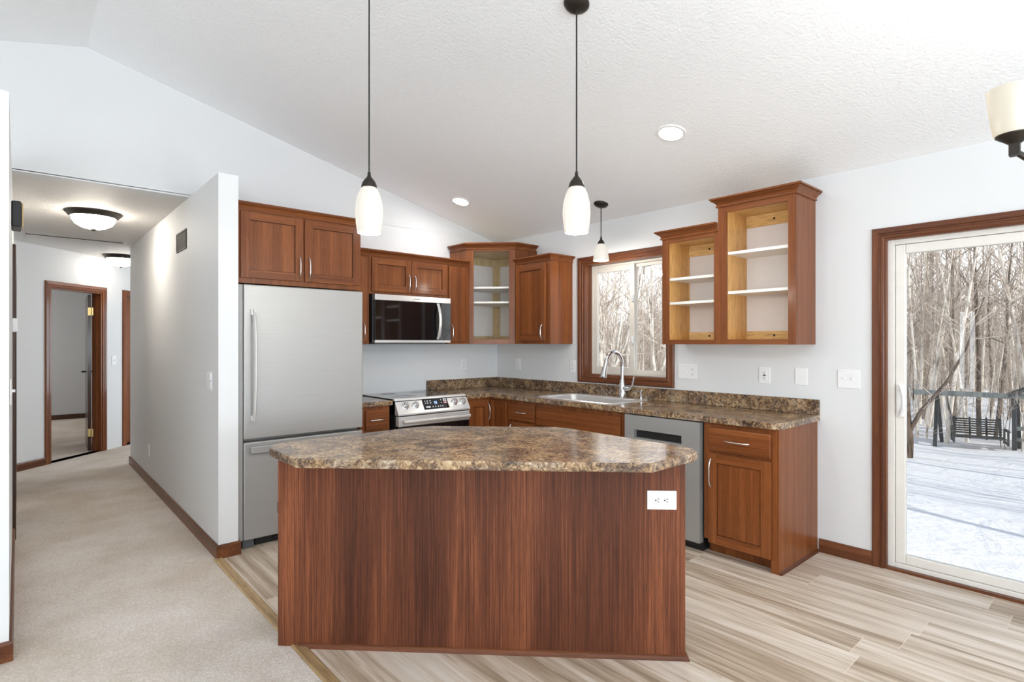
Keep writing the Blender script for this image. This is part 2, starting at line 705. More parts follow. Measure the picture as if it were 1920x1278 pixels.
def holes_wall(mb, u0, u1, z0, z1, holes, put):
    us = sorted({u0, u1, *[h[0] for h in holes], *[h[1] for h in holes]})
    for a, b in zip(us, us[1:]):
        m = (a + b) / 2
        zs = [(h[2], h[3]) for h in holes if h[0] < m < h[1]]
        z = z0
        for h0, h1 in sorted(zs):
            if h0 > z: put(a, b, z, h0)
            z = h1
        if z < z1: put(a, b, z, z1)


WIN = (2.597, 3.510, 1.092, 2.138)      # kitchen window opening (y0, y1, z0, z1)
DOR = (-0.79, 1.053, 0.0, 2.040)        # patio door opening

# window wall (right)
w = MB()
holes_wall(w, YF - 0.15, YA + 0.12, -0.3, 2.53, [WIN, DOR], lambda a, b, c, d: w.box(XB, XB + 0.17, a, b, c, d))
struct('wall_right', w, 'wall_paint', 'white painted wall with the kitchen window and the glass patio door')
# range wall (back), header and gable above the hall opening
w = MB()
w.box(1.09, XB, YA, YA + 0.12, -0.02, 2.5)
w.box(XL - 0.15, -0.15, YA, YA + 0.12, -0.02, 2.5)
w.prism([(XL - 0.15, 2.5), (XB, 2.5), (XB, cz(XB) + 0.02), (RX, RZ + 0.02), (XL - 0.15, cz(XL - 0.15) + 0.02)], YA, YA + 0.12,
        fn=lambda u, v, q: (u, q, v))
struct('wall_back', w, 'wall_paint', 'white gabled wall behind the range and above the hall opening')
# wall behind the camera with two living room windows
FW = [(-2.5, -0.5, 0.5, 2.2), (0.5, 2.7, 0.5, 2.2)]
w = MB()
holes_wall(w, XL - 0.15, XB, -0.02, 2.5, FW, lambda a, b, c, d: w.box(a, b, YF - 0.12, YF, c, d))
w.prism([(XL - 0.15, 2.5), (XB, 2.5), (XB, cz(XB) + 0.02), (RX, RZ + 0.02), (XL - 0.15, cz(XL - 0.15) + 0.02)], YF - 0.12, YF,
        fn=lambda u, v, q: (u, q, v))
struct('wall_front', w, 'wall_paint', 'white gabled wall behind the camera with two windows')
LW = [(-2.5, -0.7, 0.6, 2.1), (1.72, 2.02, 0.6, 1.95)]
w = MB()
holes_wall(w, YF, YA, -0.02, 2.53, LW, lambda a, b, c, d: w.box(XL - 0.15, XL, a, b, c, d))
struct('wall_left', w, 'wall_paint', 'white living room wall with two windows')


def plain_window(name, label, mp, u0, u1, z0, z1):
    m = MB()
    for a, b, c, d in ((u0, u1, z0, z0 + 0.05), (u0, u1, z1 - 0.05, z1), (u0, u0 + 0.05, z0 + 0.05, z1 - 0.05), (u1 - 0.05, u1, z0 + 0.05, z1 - 0.05),
                       ((u0 + u1) / 2 - 0.03, (u0 + u1) / 2 + 0.03, z0 + 0.05, z1 - 0.05)):
        p, q = mp(a, 0.03), mp(b, 0.09)
        m.box(p[0], q[0], p[1], q[1], c, d)
    struct(name, m, 'vinyl_frame', label)


for i, h in enumerate(FW):
    plain_window('window_%d' % (i + 2), 'living room window frame behind the camera', lambda u, k: (u, YF - k), *h)
for i, h in enumerate(LW):
    plain_window('window_%d' % (i + 4), 'living room window frame on the left wall', lambda u, k: (XL - k, u), *h)

# hall walls
w = MB()
w.box(0.97, 1.09, 3.96, 7.75, -0.02, HC)
struct('wall_hall_right', w, 'wall_paint', 'white partition between the hall and the refrigerator')
LD = [(5.36, 6.18, 0, 2.03), (6.66, 7.48, 0, 2.03)]
w = MB()
holes_wall(w, 3.30, 8.06, -0.02, HC, LD, lambda a, b, c, d: w.box(-0.15, -0.03, a, b, c, d))
struct('wall_hall_left', w, 'wall_paint', 'white partition at the left picture edge along the hall')
# diagonal wall at the end of the hall: local x along the wall, y into it; origin on the wall face
DG = empty('wall_hall_end', (-0.03, 8.06, 0), PI / 4, 'white diagonal wall closing the hall with two doorways', None, None, 'structure')
D1 = (0.43, 1.19)       # clear opening of the bedroom doorway along the diagonal
D2 = (1.60, 2.36)
w = MB()
holes_wall(w, -0.12, 3.2, -0.02, HC, [(D1[0], D1[1], 0, 2.045), (D2[0], D2[1], 0, 2.045)], lambda a, b, c, d: w.box(a, b, 0, 0.12, c, d))
w.build('wall_face', 'wall_paint', DG)
# side passage east of the hall
w = MB()
w.box(1.09, 3.4, 7.63, 7.75, -0.02, HC)
holes_wall(w, 7.75, 10.6, -0.02, HC, [(8.0, 9.3, 0.6, 2.05)], lambda a, b, c, d: w.box(3.3, 3.42, a, b, c, d))
struct('wall_passage', w, 'wall_paint', 'white wall of the side passage beyond the hall')
# bedroom beyond
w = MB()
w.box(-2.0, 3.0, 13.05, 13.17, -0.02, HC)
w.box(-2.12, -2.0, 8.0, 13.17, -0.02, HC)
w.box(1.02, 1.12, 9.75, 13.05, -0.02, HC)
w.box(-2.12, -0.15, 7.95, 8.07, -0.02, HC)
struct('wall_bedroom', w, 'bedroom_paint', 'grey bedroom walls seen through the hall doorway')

# ceilings
w = MB()
prof = [(XL - 0.3, cz(XL - 0.3)), (RX, RZ), (XB + 0.35, cz(XB + 0.35)), (XB + 0.35, cz(XB + 0.35) + 0.15), (RX, RZ + 0.16), (XL - 0.3, cz(XL - 0.3) + 0.15)]
w.prism(prof, YF - 0.3, YA + 0.05, fn=lambda u, v, q: (u, q, v))
struct('ceiling', w, 'ceiling_paint', 'white vaulted ceiling with knockdown texture')
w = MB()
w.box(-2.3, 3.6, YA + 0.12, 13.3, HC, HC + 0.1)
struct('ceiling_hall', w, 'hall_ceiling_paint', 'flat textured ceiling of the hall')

# floors
w = MB()
w.box(0.962, XB, YF, YA, -0.06, 0.0)
struct('floor', w, 'vinyl_plank', 'light oak plank floor of the kitchen')
w = MB()
w.prism([(XL, YF), (0.962, YF), (0.962, 7.75), (3.3, 7.75), (3.3, 13.05), (-2.0, 13.05), (-2.0, 8.07), (XL, 8.07)], -0.06, 0.0)
struct('floor_carpet', w, 'carpet', 'beige loop pile carpet of the living room and hall')
w = MB()
w.sweep([(0, YF), (0, 3.955)], [(-0.027, -0.0), (-0.027, 0.004), (-0.018, 0.009), (0.018, 0.009), (0.027, 0.004), (0.027, 0.0)],
        fn=lambda u, v, q: (0.966 + u, v, q))
struct('trim_1', w, 'strip_wood', 'oak transition strip between carpet and plank floor')

# ---- baseboards
BP = [(0, 0), (0.014, 0), (0.014, 0.075), (0.009, 0.088), (0, 0.088)]


def base(name, label, path, mat='casing_side', h=1.0):
    m = MB().sweep(path, [(a, b * h) for a, b in BP])
    return struct(name, m, mat, label)


base('baseboard_hall_right', 'brown baseboard around the end of the hall partition', [(0.97, 7.75), (0.97, 3.96), (1.09, 3.96), (1.09, 3.99)])
base('baseboard_right', 'brown baseboard between the end cabinet and the patio door', [(4.02, 1.428), (4.02, 1.119)])
base('baseboard_hall_left', 'brown baseboard along the left hall partition', [(-0.15, 4.79), (-0.15, 3.30), (-0.03, 3.30), (-0.03, 5.28)])
bb = MB().sweep([(-0.0, 0.0), (D1[0] - 0.068, 0.0)], BP)
bb.build('baseboard', 'casing_rail', DG)
base('baseboard_bedroom', 'brown baseboard of the bedroom far wall', [(-2.0, 13.05), (1.02, 13.05)], 'dark_door')

# ================================================================== door and window casings
CP = [(0, 0), (0, 0.010), (0.006, 0.015), (0.018, 0.015), (0.022, 0.011), (0.030, 0.011), (0.034, 0.017), (0.060, 0.019), (0.066, 0.014), (0.066, 0)]


def casing(parent, u0, u1, z1, name='casing', mats=('casing', 'casing_rail'), z0=None, out=-1, y=0.0):
    """Casing around an opening in the local XZ plane; protrudes to -Y. Separate mitred legs and head (and sill)."""
    fn = lambda u, v, q: (u, y + out * q, v)
    m = MB()
    if z0 is None:
        path = [(u1, 0.0), (u1, z1), (u0, z1), (u0, 0.0)]
        m.sweep(path, CP, fn)
    else:
        path = [(u0, z0), (u1, z0), (u1, z1), (u0, z1)]
        m.sweep(path, CP, fn, closed=True)
    # legs vertical grain, head horizontal grain
    me_mi = []
    for f in m.f:
        zs = [m.v[i][2] for i in f]
        us = [m.v[i][0] for i in f]
        me_mi.append(0 if (max(zs) - min(zs)) > (max(us) - min(us)) else 1)
    m.mi = me_mi
    return m.build(name, list(mats), parent)


# ---- kitchen window: local x -> -Y, local y -> +X
wy0, wy1, wz0, wz1 = WIN
W1 = empty('window_1', (XB, wy1, 0), RB, 'sliding kitchen window with brown casing above the sink', None, None, 'structure')
ww = wy1 - wy0
casing(W1, 0, ww, wz1, z0=wz0)
m = MB()
for a, b, c, d in ((0, 0.012, wz0, wz1), (ww - 0.012, ww, wz0, wz1)):
    m.box(a, b, -0.004, 0.105, c, d, 0)
m.box(0.012, ww - 0.012, -0.004, 0.105, wz0, wz0 + 0.012, 1)
m.box(0.012, ww - 0.012, -0.004, 0.105, wz1 - 0.012, wz1, 1)
m.build('jamb', ['casing', 'casing_rail'], W1)


def rect_frame(mb, u0, u1, z0, z1, t, y0, y1, tb=None):
    tb = tb or t
    mb.box(u0, u0 + t, y0, y1, z0, z1)
    mb.box(u1 - t, u1, y0, y1, z0, z1)
    mb.box(u0 + t, u1 - t, y0, y1, z0, z0 + tb)
    mb.box(u0 + t, u1 - t, y0, y1, z1 - tb, z1)


m = MB()
rect_frame(m, 0.0, ww, wz0, wz1, 0.030, 0.105, 0.165)
m.build('vinyl_frame', 'vinyl_frame', W1, bevel=0.003)
f1 = MB()
rect_frame(f1, 0.030, 0.50, wz0 + 0.030, wz1 - 0.030, 0.048, 0.108, 0.132, 0.052)
sash = f1.build('sash', 'vinyl_frame', W1, bevel=0.004)
MB().box(0.078, 0.452, 0.118, 0.122, wz0 + 0.082, wz1 - 0.082).build('pane', 'pane_glass', sash)
for zz in (1.42, 1.80):
    lk = MB()
    lk.box(0.478, 0.498, 0.092, 0.108, zz - 0.03, zz + 0.03)
    lk.box(0.484, 0.493, 0.078, 0.092, zz - 0.012, zz + 0.022)
    lk.build('sash_lock', 'white_plastic', sash, bevel=0.003)
f2 = MB()
rect_frame(f2, 0.470, ww - 0.030, wz0 + 0.030, wz1 - 0.030, 0.030, 0.136, 0.160, 0.030)
sash2 = f2.build('fixed_sash', 'vinyl_frame', W1, bevel=0.003)
MB().box(0.500, ww - 0.060, 0.146, 0.150, wz0 + 0.06, wz1 - 0.06).build('pane', 'pane_glass', sash2)

# ---- patio door
dy0, dy1, _, dz1 = DOR
P1 = empty('door_1', (XB, dy1, 0), RB, 'sliding glass patio door in brown casing', None, None, 'structure')
dw = dy1 - dy0
casing(P1, 0, dw, dz1)
m = MB()
m.box(0, 0.010, -0.004, 0.03, 0, dz1, 0)
m.box(dw - 0.010, dw, -0.004, 0.03, 0, dz1, 0)
m.box(0.010, dw - 0.010, -0.004, 0.03, dz1 - 0.010, dz1, 1)
m.box(0.010, dw - 0.010, -0.004, 0.03, 0.0, 0.016, 1)
m.build('jamb', ['casing', 'casing_rail'], P1)
m = MB()
m.box(0.004, 0.045, 0.03, 0.15, 0.0, dz1)
m.box(dw - 0.045, dw - 0.004, 0.03, 0.15, 0.0, dz1)
m.box(0.045, dw - 0.045, 0.03, 0.15, dz1 - 0.04, dz1)
m.box(0.045, dw - 0.045, 0.03, 0.15, 0.0, 0.042)
m.build('door_frame', 'door_frame', P1, bevel=0.003)
m = MB()
rect_frame(m, 0.047, 0.93, 0.044, dz1 - 0.042, 0.052, 0.036, 0.076, 0.056)
sp_ = m.build('sliding_panel', 'door_frame', P1, bevel=0.005)
MB().box(0.099, 0.878, 0.052, 0.058, 0.10, dz1 - 0.098).build('pane', 'pane_glass', sp_)
m = MB()
hz = 1.04
m.box(0.058, 0.090, 0.022, 0.036, hz - 0.095, hz + 0.105)
pts = [(0.078, 0.03 - 0.045 * math.sin(PI * k / 12), hz - 0.085 + 0.18 * k / 12) for k in range(13)]
pts2 = [(0.074 + 0.028 * math.sin(PI * k / 12), 0.024 - 0.04 * math.sin(PI * k / 12), hz - 0.088 + 0.186 * k / 12) for k in range(13)]
m.tube(pts2, 0.011, 8)
m.build('handle', 'white_plastic', sp_, smooth=40)
m = MB()
rect_frame(m, 0.87, dw - 0.046, 0.044, dz1 - 0.042, 0.060, 0.086, 0.126, 0.056)
fp_ = m.build('fixed_panel', 'door_frame', P1, bevel=0.005)
MB().box(0.93, dw - 0.106, 0.103, 0.109, 0.10, dz1 - 0.098).build('pane', 'pane_glass', fp_)

# ---- hall doors
def interior_door(parent, u0, u1, z1, mats, leaf=None):
    casing(parent, u0, u1, z1, mats=mats)
    j = MB()
    j.box(u0, u0 + 0.018, -0.002, 0.122, 0, z1)
    j.box(u1 - 0.018, u1, -0.002, 0.122, 0, z1)
    j.box(u0 + 0.018, u1 - 0.018, -0.002, 0.122, z1 - 0.018, z1)
    s_ = 0.030
    j.box(u0 + 0.018, u0 + s_, 0.045, 0.08, 0, z1 - 0.018)
    j.box(u1 - s_, u1 - 0.018, 0.045, 0.08, 0, z1 - 0.018)
    j.build('jamb', mats[0], parent)


HM = ('hall_casing', 'hall_casing_rail')
BD = empty('door_2', (-0.03, 8.06, 0), PI / 4, 'open bedroom doorway with brown casing at the end of the hall', None, None, 'structure')
interior_door(BD, D1[0], D1[1], 2.045, HM)
# open leaf, hinged on the right jamb and swung into the bedroom
th = math.radians(48)
lf = MB()
lf.box(-0.036, 0.0, 0.0, 0.72, 0.012, 2.015)
leaf = lf.build('door_leaf', 'dark_door', BD, loc=(D1[1] - 0.022, 0.128, 0), rot=(0, 0, math.radians(-47)), bevel=0.002)
for zz in (0.24, 1.80):
    h = MB()
    h.box(-0.034, -0.002, -0.003, 0.0, zz - 0.05, zz + 0.05)
    h.tube([(0.004, -0.003, zz - 0.05), (0.004, -0.003, zz + 0.05)], 0.006, 8)
    h.box(0.004, 0.020, -0.036, -0.0, zz - 0.05, zz + 0.05)
    h.build('hinge', 'brass', leaf)
h = MB()
h.tube([(-0.036, 0.66, 1.0), (-0.075, 0.66, 1.0)], 0.012, 8)
h.tube([(-0.075, 0.675, 1.0), (-0.075, 0.57, 1.0)], 0.009, 8)
h.tube([(0.0, 0.66, 1.0), (0.04, 0.66, 1.0)], 0.012, 8)
h.tube([(0.04, 0.675, 1.0), (0.04, 0.57, 1.0)], 0.009, 8)
h.build('lever_handle', 'black_plastic', leaf, smooth=40)
BD2 = empty('door_3', (-0.03, 8.06, 0), PI / 4, 'second hall doorway casing right of the light switch', None, None, 'structure')
interior_door(BD2, D2[0], D2[1], 2.045, HM)
MB().box(D2[0] + 0.02, D2[1] - 0.02, 0.082, 0.118, 0.01, 2.02).build('door_leaf', 'hall_casing', BD2)
# doors in the left hall partition (rotated so their face looks +X)
for i, (a, b, c, d) in enumerate(LD):
    LDo = empty('door_%d' % (i + 4), (-0.03, a, 0), PI / 2, ('near' if i == 0 else 'far') + ' brown door in the left hall partition seen edge on', None, None, 'structure')
    interior_door(LDo, 0, b - a, d, ('dark_door', 'dark_door'))
    MB().box(0.02, b - a - 0.02, 0.07, 0.105, 0.01, d - 0.02).build('door_leaf', 'dark_door', LDo)
# closet door in the bedroom side wall (faces -X)
CD = empty('door_6', (1.02, 11.9, 0), RB, 'dark closet door inside the bedroom', None, None, 'structure')
casing(CD, 0, 0.75, 2.03, mats=('dark_door', 'dark_door'))
cl = MB()
cl.box(0.0, 0.75, -0.012, -0.001, 0.0, 2.03)
clo = cl.build('door_leaf', 'dark_door', CD)
h = MB()
h.tube([(0.08, -0.012, 1.0), (0.08, -0.06, 1.0)], 0.012, 8)
h.tube([(0.065, -0.06, 1.0), (0.17, -0.06, 1.0)], 0.010, 8)
h.build('lever_handle', 'black_plastic', clo)


# ================================================================== cabinet parts
def handle(parent, x, z, y, L=0.135, orient='v', name='handle', mat='nickel'):
    m = MB()
    pts = []
    for k in range(13):
        t = -1 + 2 * k / 12
        o = 0.026 * (1 - t * t) ** 0.5 if abs(t) < 1 else 0.0
        o = 0.006 + 0.022 * (1 - t ** 4)
        s = t * L / 2
        pts.append((x, y - o, z + s) if orient == 'v' else (x + s, y - o, z))
    m.tube(pts, 0.0048, 8)
    for s in (-L / 2 + 0.012, L / 2 - 0.012):
        p = (x, y, z + s) if orient == 'v' else (x + s, y, z)
        q = (p[0], p[1] - 0.020, p[2])
        m.tube([p, q], 0.0042, 6)
    return m.build(name, mat, parent, smooth=50)


def shaker(parent, x0, x1, z0, z1, y=0.0, hx=None, hz=None, name='door', mats=('oak', 'oak_rail'), fw=0.058, th=0.020, L=0.135):
    m = MB()
    m.box(x0, x0 + fw, y - th, y - 0.001, z0, z1, 0)
    m.box(x1 - fw, x1, y - th, y - 0.001, z0, z1, 0)
    m.box(x0 + fw, x1 - fw, y - th, y - 0.001, z0, z0 + fw, 1)
    m.box(x0 + fw, x1 - fw, y - th, y - 0.001, z1 - fw, z1, 1)
    d = m.build(name, list(mats), parent, bevel=0.0018)
    pm = MB().box(x0 + fw - 0.003, x1 - fw + 0.003, y - th + 0.011, y - 0.002, z0 + fw - 0.003, z1 - fw + 0.003)
    a_, b_, c_, e_ = x0 + fw, x1 - fw, z0 + fw, z1 - fw
    g = 0.0035
    for q in ((a_, a_ + g, c_, e_), (b_ - g, b_, c_, e_), (a_ + g, b_ - g, c_, c_ + g), (a_ + g, b_ - g, e_ - g, e_)):
        pm.box(q[0], q[1], y - th + 0.0102, y - th + 0.0112, q[2], q[3], 1)
    pm.build('panel', [mats[0], 'oak_groove'], d)
    if hx is not None:
        handle(d, hx, hz, y - th, L)
    return d


def drawer(parent, x0, x1, z0, z1, y=0.0, hx=None, hz=None, th=0.020, mat='oak_rail', L=0.135):
    m = MB()
    m.box(x0, x1, y - th, y - 0.001, z0, z1)
    d = m.build('drawer', mat, parent, bevel=0.005)
    if hx is not None:
        handle(d, hx, hz, y - th, L, 'h')
    return d


def crown(parent, path, z, h=0.055, out=0.042, mat='oak_rail'):
    prof = [(0, 0), (0.22 * out, 0.0), (0.26 * out, 0.05 * h), (0.26 * out, 0.15 * h), (0.14 * out, 0.19 * h), (0.14 * out, 0.26 * h),
            (0.26 * out, 0.42 * h), (0.50 * out, 0.58 * h), (0.80 * out, 0.68 * h), (0.84 * out, 0.70 * h), (0.74 * out, 0.73 * h), (0.74 * out, 0.78 * h),
            (0.98 * out, 0.80 * h), (out, 0.84 * h), (out, 0.97 * h), (0.97 * out, h), (0, h)]
    m = MB().sweep(path, [(o, z + w) for o, w in prof])
    return m.build('crown_moulding', mat, parent)


# crown paths are walked so that the outside is on the right of travel (offset > 0 is to the right)
def body(parent, w, d, z0, z1, mat='oak', bottom=True, x0=0.0):
    m = MB()
    m.box(x0, x0 + w, 0.0, d, z0, z1, 0)
    o = m.build('cabinet_body', [mat], parent, bevel=0.001)
    return o


# ---- refrigerator cabinet (deep, over the refrigerator)
c = empty('wall_cabinet', (1.10, 4.16, 0), RA, 'oak two door cabinet above the refrigerator', 'cabinet', 'closed oak wall cabinets')
body(c, 0.96, YA - 4.16, 1.816, 2.335)
shaker(c, 0.055, 0.490, 1.852, 2.318, 0, 0.462, 1.955, L=0.15)
shaker(c, 0.505, 0.945, 1.852, 2.318, 0, 0.535, 1.955, L=0.15)
crown(c, [(0.0, 0.0), (0.96, 0.0), (0.96, 0.40)][::-1][::-1], 2.325, 0.058, 0.032)
# fillers hiding the cabinet side down beside the refrigerator
# ---- range wall run
WY = 4.46


def run_cab(x0, x1, z0, z1, label, doors, crown_path, name='wall_cabinet'):
    c = empty(name, (x0, WY, 0), RA, label, 'cabinet', 'closed oak wall cabinets')
    body(c, x1 - x0, YA - WY, z0, z1)
    for d in doors:
        if len(doors) == 2:
            shaker(c, *d[:4], 0, d[4], d[5])
        else:
            dd = MB().box(d[0], d[1], -0.020, -0.001, d[2], d[3]).build('door', 'oak', c, bevel=0.003)
            handle(dd, d[4], d[5], -0.020)
    crown(c, crown_path, 2.153, 0.060, 0.030)
    return c


run_cab(2.062, 2.288, 1.385, 2.165, 'narrow oak wall cabinet between refrigerator and microwave', [(0.012, 0.200, 1.41, 2.14, 0.165, 1.50)],
        [(0.0, 0.0), (0.226, 0.0)])
run_cab(2.2885, 3.112, 1.825, 2.165, 'oak two door cabinet above the microwave', [(0.020, 0.412, 1.850, 2.146, 0.384, 1.945), (0.418, 0.815, 1.850, 2.146, 0.446, 1.945)],
        [(0.0, 0.0), (0.8235, 0.0)])
run_cab(3.1125, 3.372, 1.385, 2.165, 'narrow oak wall cabinet between microwave and open corner cabinet', [(0.012, 0.200, 1.41, 2.14, 0.040, 1.50)],
        [(0.0, 0.0), (0.2585, 0.0)])

# ---- open corner cabinet
cx0, cy0 = 3.375, 4.485      # left end of the diagonal face
cx1, cy1 = 3.715, 4.145      # right end of the diagonal face
c = empty('corner_wall_cabinet', (cx0, cy0, 0), RD, 'open diagonal corner cabinet with two white shelves', 'cabinet')
L = math.hypot(cx1 - cx0, cy1 - cy0)


def loc_d(x, y):
    dx, dy = x - cx0, y - cy0
    r = math.sqrt(0.5)
    return ((dx - dy) * r, (dx + dy) * r)


z0, z1 = 1.385, 2.345
pent = [loc_d(cx0, cy0), loc_d(cx1, cy1), loc_d(XB - 0.002, cy1), loc_d(XB - 0.002, YA - 0.002), loc_d(cx0, YA - 0.002)]
fm = MB()
sw = 0.062
fm.box(0, sw, 0, 0.02, z0, z1, 0)
fm.box(L - sw, L, 0, 0.02, z0, z1, 0)
fm.box(sw, L - sw, 0, 0.02, z0, z0 + 0.048, 1)
fm.box(sw, L - sw, 0, 0.02, z1 - 0.030, z1, 1)
fm.build('face_frame', ['oak', 'oak_rail'], c, bevel=0.0015)


def shrink(poly, k):
    cxm = sum(p[0] for p in poly) / len(poly)
    cym = sum(p[1] for p in poly) / len(poly)
    return [(cxm + (p[0] - cxm) * k, cym + (p[1] - cym) * k) for p in poly]


pi = shrink(pent, 0.955)
MB().prism([pent[0], loc_d(cx0 + 0.012, cy0), loc_d(cx0 + 0.012, YA - 0.002), pent[4]], z0, z1, 0).build('side_panel', ['oak'], c)
MB().prism([loc_d(cx1, cy1), loc_d(XB - 0.002, cy1), loc_d(XB - 0.002, cy1 + 0.012), loc_d(cx1, cy1 + 0.012)], z0, z1, 0).build('side_panel', ['oak'], c)
bm_ = MB()
bm_.prism([loc_d(cx0 + 0.014, YA - 0.012), loc_d(XB - 0.004, YA - 0.012), loc_d(XB - 0.004, YA - 0.003), loc_d(cx0 + 0.014, YA - 0.003)], z0, z1, 0)
bm_.build('back_panel', ['cabinet_back'], c)
bm_ = MB()
bm_.prism([loc_d(XB - 0.012, cy1 + 0.014), loc_d(XB - 0.003, cy1 + 0.014), loc_d(XB - 0.003, YA - 0.013), loc_d(XB - 0.012, YA - 0.013)], z0, z1, 0)
bm_.build('back_panel', ['cabinet_back'], c)
bm_ = MB()
bm_.prism(shrink(pent, 0.93), z0 + 0.018, z0 + 0.036, 0)
bm_.build('cabinet_floor', ['maple_grey'], c)
MB().prism(shrink(pent, 0.93), z1 - 0.03, z1 - 0.012, 0).build('cabinet_top', ['maple_grey'], c)
bm_ = MB()
pa, pb, pc = loc_d(XB - 0.014, YA - 0.075), loc_d(XB - 0.075, YA - 0.014), loc_d(XB - 0.014, YA - 0.014)
bm_.prism([pa, loc_d(XB - 0.026, YA - 0.075), loc_d(XB - 0.026, YA - 0.026), loc_d(XB - 0.075, YA - 0.026), pb, pc], z0 + 0.037, z1 - 0.031, 0)
bm_.build('corner_post', ['maple_grey'], c)
for za, zb in ((z0 + 0.037, z0 + 0.085), (z1 - 0.11, z1 - 0.031)):
    MB().prism([loc_d(cx0 + 0.02, YA - 0.026), loc_d(XB - 0.08, YA - 0.026), loc_d(XB - 0.08, YA - 0.013), loc_d(cx0 + 0.02, YA - 0.013)], za, zb, 0).build('nailer', ['maple_grey'], c)
    MB().prism([loc_d(XB - 0.026, cy1 + 0.02), loc_d(XB - 0.013, cy1 + 0.02), loc_d(XB - 0.013, YA - 0.08), loc_d(XB - 0.026, YA - 0.08)], za, zb, 0).build('nailer', ['maple_grey'], c)
spoly = [loc_d(cx0 + 0.03, cy0 + 0.0), loc_d(cx1 + 0.0, cy1 + 0.03), loc_d(XB - 0.03, cy1 + 0.03), loc_d(XB - 0.03, YA - 0.03), loc_d(cx0 + 0.03, YA - 0.03)]
spoly = [(a, b + 0.03) if i < 2 else (a, b) for i, (a, b) in enumerate(spoly)]
for zz in (1.945, 1.795):
    MB().prism(spoly, zz, zz + 0.019).build('shelf', 'shelf_white', c, bevel=0.001)
crown(c, [loc_d(cx0, YA - 0.02), (0, 0), (L, 0), loc_d(XB - 0.02, cy1)], z1 - 0.012, 0.062, 0.044)

# ---- closed wall cabinet right of the corner (window wall)
fx = 3.715
c = empty('wall_cabinet', (fx, 4.140, 0), RB, 'oak one door wall cabinet left of the kitchen window', 'cabinet', 'closed oak wall cabinets')
wid = 4.140 - 3.652
body(c, wid, XB - fx, 1.385, 2.178)
shaker(c, 0.022, 0.435, 1.412, 2.150, 0, 0.402, 1.50)
crown(c, [(0.0, 0.0), (wid, 0.0), (wid, XB - fx - 0.002)], 2.170, 0.058, 0.040)

# ---- open wall cabinets right of the window
def open_cab(y_left, y_right, zt, label, shelves, crown_path, right_side, top_rail, ends):
    w_ = y_left - y_right
    fx = 3.700
    dp = XB - fx - 0.002
    c = empty('open_wall_cabinet', (fx, y_left, 0), RB, label, 'cabinet', 'open oak wall cabinets')
    z0 = 1.385
    f = MB()
    sl, sr = ends
    f.box(0, sl, 0, 0.02, z0, zt, 0)
    f.box(w_ - sr, w_, 0, 0.02, z0, zt, 0)
    f.box(sl, w_ - sr, 0, 0.02, z0, z0 + 0.034, 1)
    f.box(sl, w_ - sr, 0, 0.02, zt - top_rail, zt, 1)
    f.build('face_frame', ['oak', 'oak_rail'], c, bevel=0.0015)
    for xa in (0.0, w_ - 0.006):
        MB().box(xa, xa + 0.006, 0.0205, dp, z0, zt).build('side_panel', 'oak', c)
    for xa in (sl - 0.014, w_ - sr + 0.002):
        MB().box(xa, xa + 0.012, 0.0205, dp - 0.008, z0 + 0.016, zt - 0.01).build('inner_side', 'maple', c)
    MB().box(sl - 0.002, w_ - sr + 0.002, 0.0205, dp - 0.008, z0 + 0.016, z0 + 0.033).build('cabinet_floor', 'maple_rail', c)
    MB().box(sl - 0.002, w_ - sr + 0.002, 0.0205, dp - 0.008, zt - top_rail + 0.012, zt - top_rail + 0.028).build('cabinet_top', 'maple_rail', c)
    for za, zb in ((z0 + 0.034, z0 + 0.095), (zt - top_rail - 0.075, zt - top_rail + 0.010)):
        n = MB().box(sl, w_ - sr, dp - 0.022, dp - 0.009, za, zb).build('nailer', 'maple_rail', c)
        MB().tube([(w_ * 0.5, dp - 0.021, (za + zb) / 2), (w_ * 0.5, dp - 0.024, (za + zb) / 2)], 0.008, 10).build('screw', 'bronze', n)
    MB().box(0.006, w_ - 0.006, dp - 0.008, dp, z0 + 0.01, zt - 0.01).build('back_panel', 'cabinet_back', c)
    for zz in shelves:
        MB().box(sl - 0.001, w_ - sr + 0.001, 0.024, dp - 0.01, zz - 0.02, zz).build('shelf', 'shelf_white', c, bevel=0.001)
    crown(c, crown_path(w_, dp), zt - 0.012, 0.062, 0.045)
    return c


open_cab(2.437, 1.983, 2.195, 'short open oak cabinet right of the kitchen window with two shelves', (1.888, 1.706),
         lambda w_, d: [(0, d - 0.002), (0, 0), (w_ - 0.001, 0)], False, 0.042, (0.052, 0.030))
open_cab(1.982, 1.453, 2.360, 'tall open oak cabinet with two white shelves nearest the patio door', (2.032, 1.757),
         lambda w_, d: [(0, d - 0.002), (0, 0), (w_, 0), (w_, d - 0.002)], True, 0.052, (0.062, 0.050))

# ================================================================== base cabinets
BY = 4.18          # face of base cabinets on the range wall
BX = 3.42          # face of base cabinets on the window wall
# narrow drawer base left of the range
c = empty('base_cabinet', (2.062, BY, 0), RA, 'narrow oak drawer base between refrigerator and range', 'cabinet', 'oak base cabinets')
b = MB()
b.box(0, 0.268, 0, YA - BY, 0.10, 0.874)
b.box(0.0, 0.268, 0.07, YA - BY, 0, 0.10)
b.build('cabinet_body', 'oak', c, bevel=0.001)
drawer(c, 0.045, 0.248, 0.685, 0.845, 0, 0.147, 0.765, L=0.13)
shaker(c, 0.045, 0.248, 0.125, 0.665, 0, 0.215, 0.56)
o = MB().box(2.058, 2.345, 4.145, YA - 0.002, 0.876, 0.914).build('countertop', 'laminate', None, bevel=0.006)
tag(o, 'small laminate countertop between refrigerator and range', 'countertop')

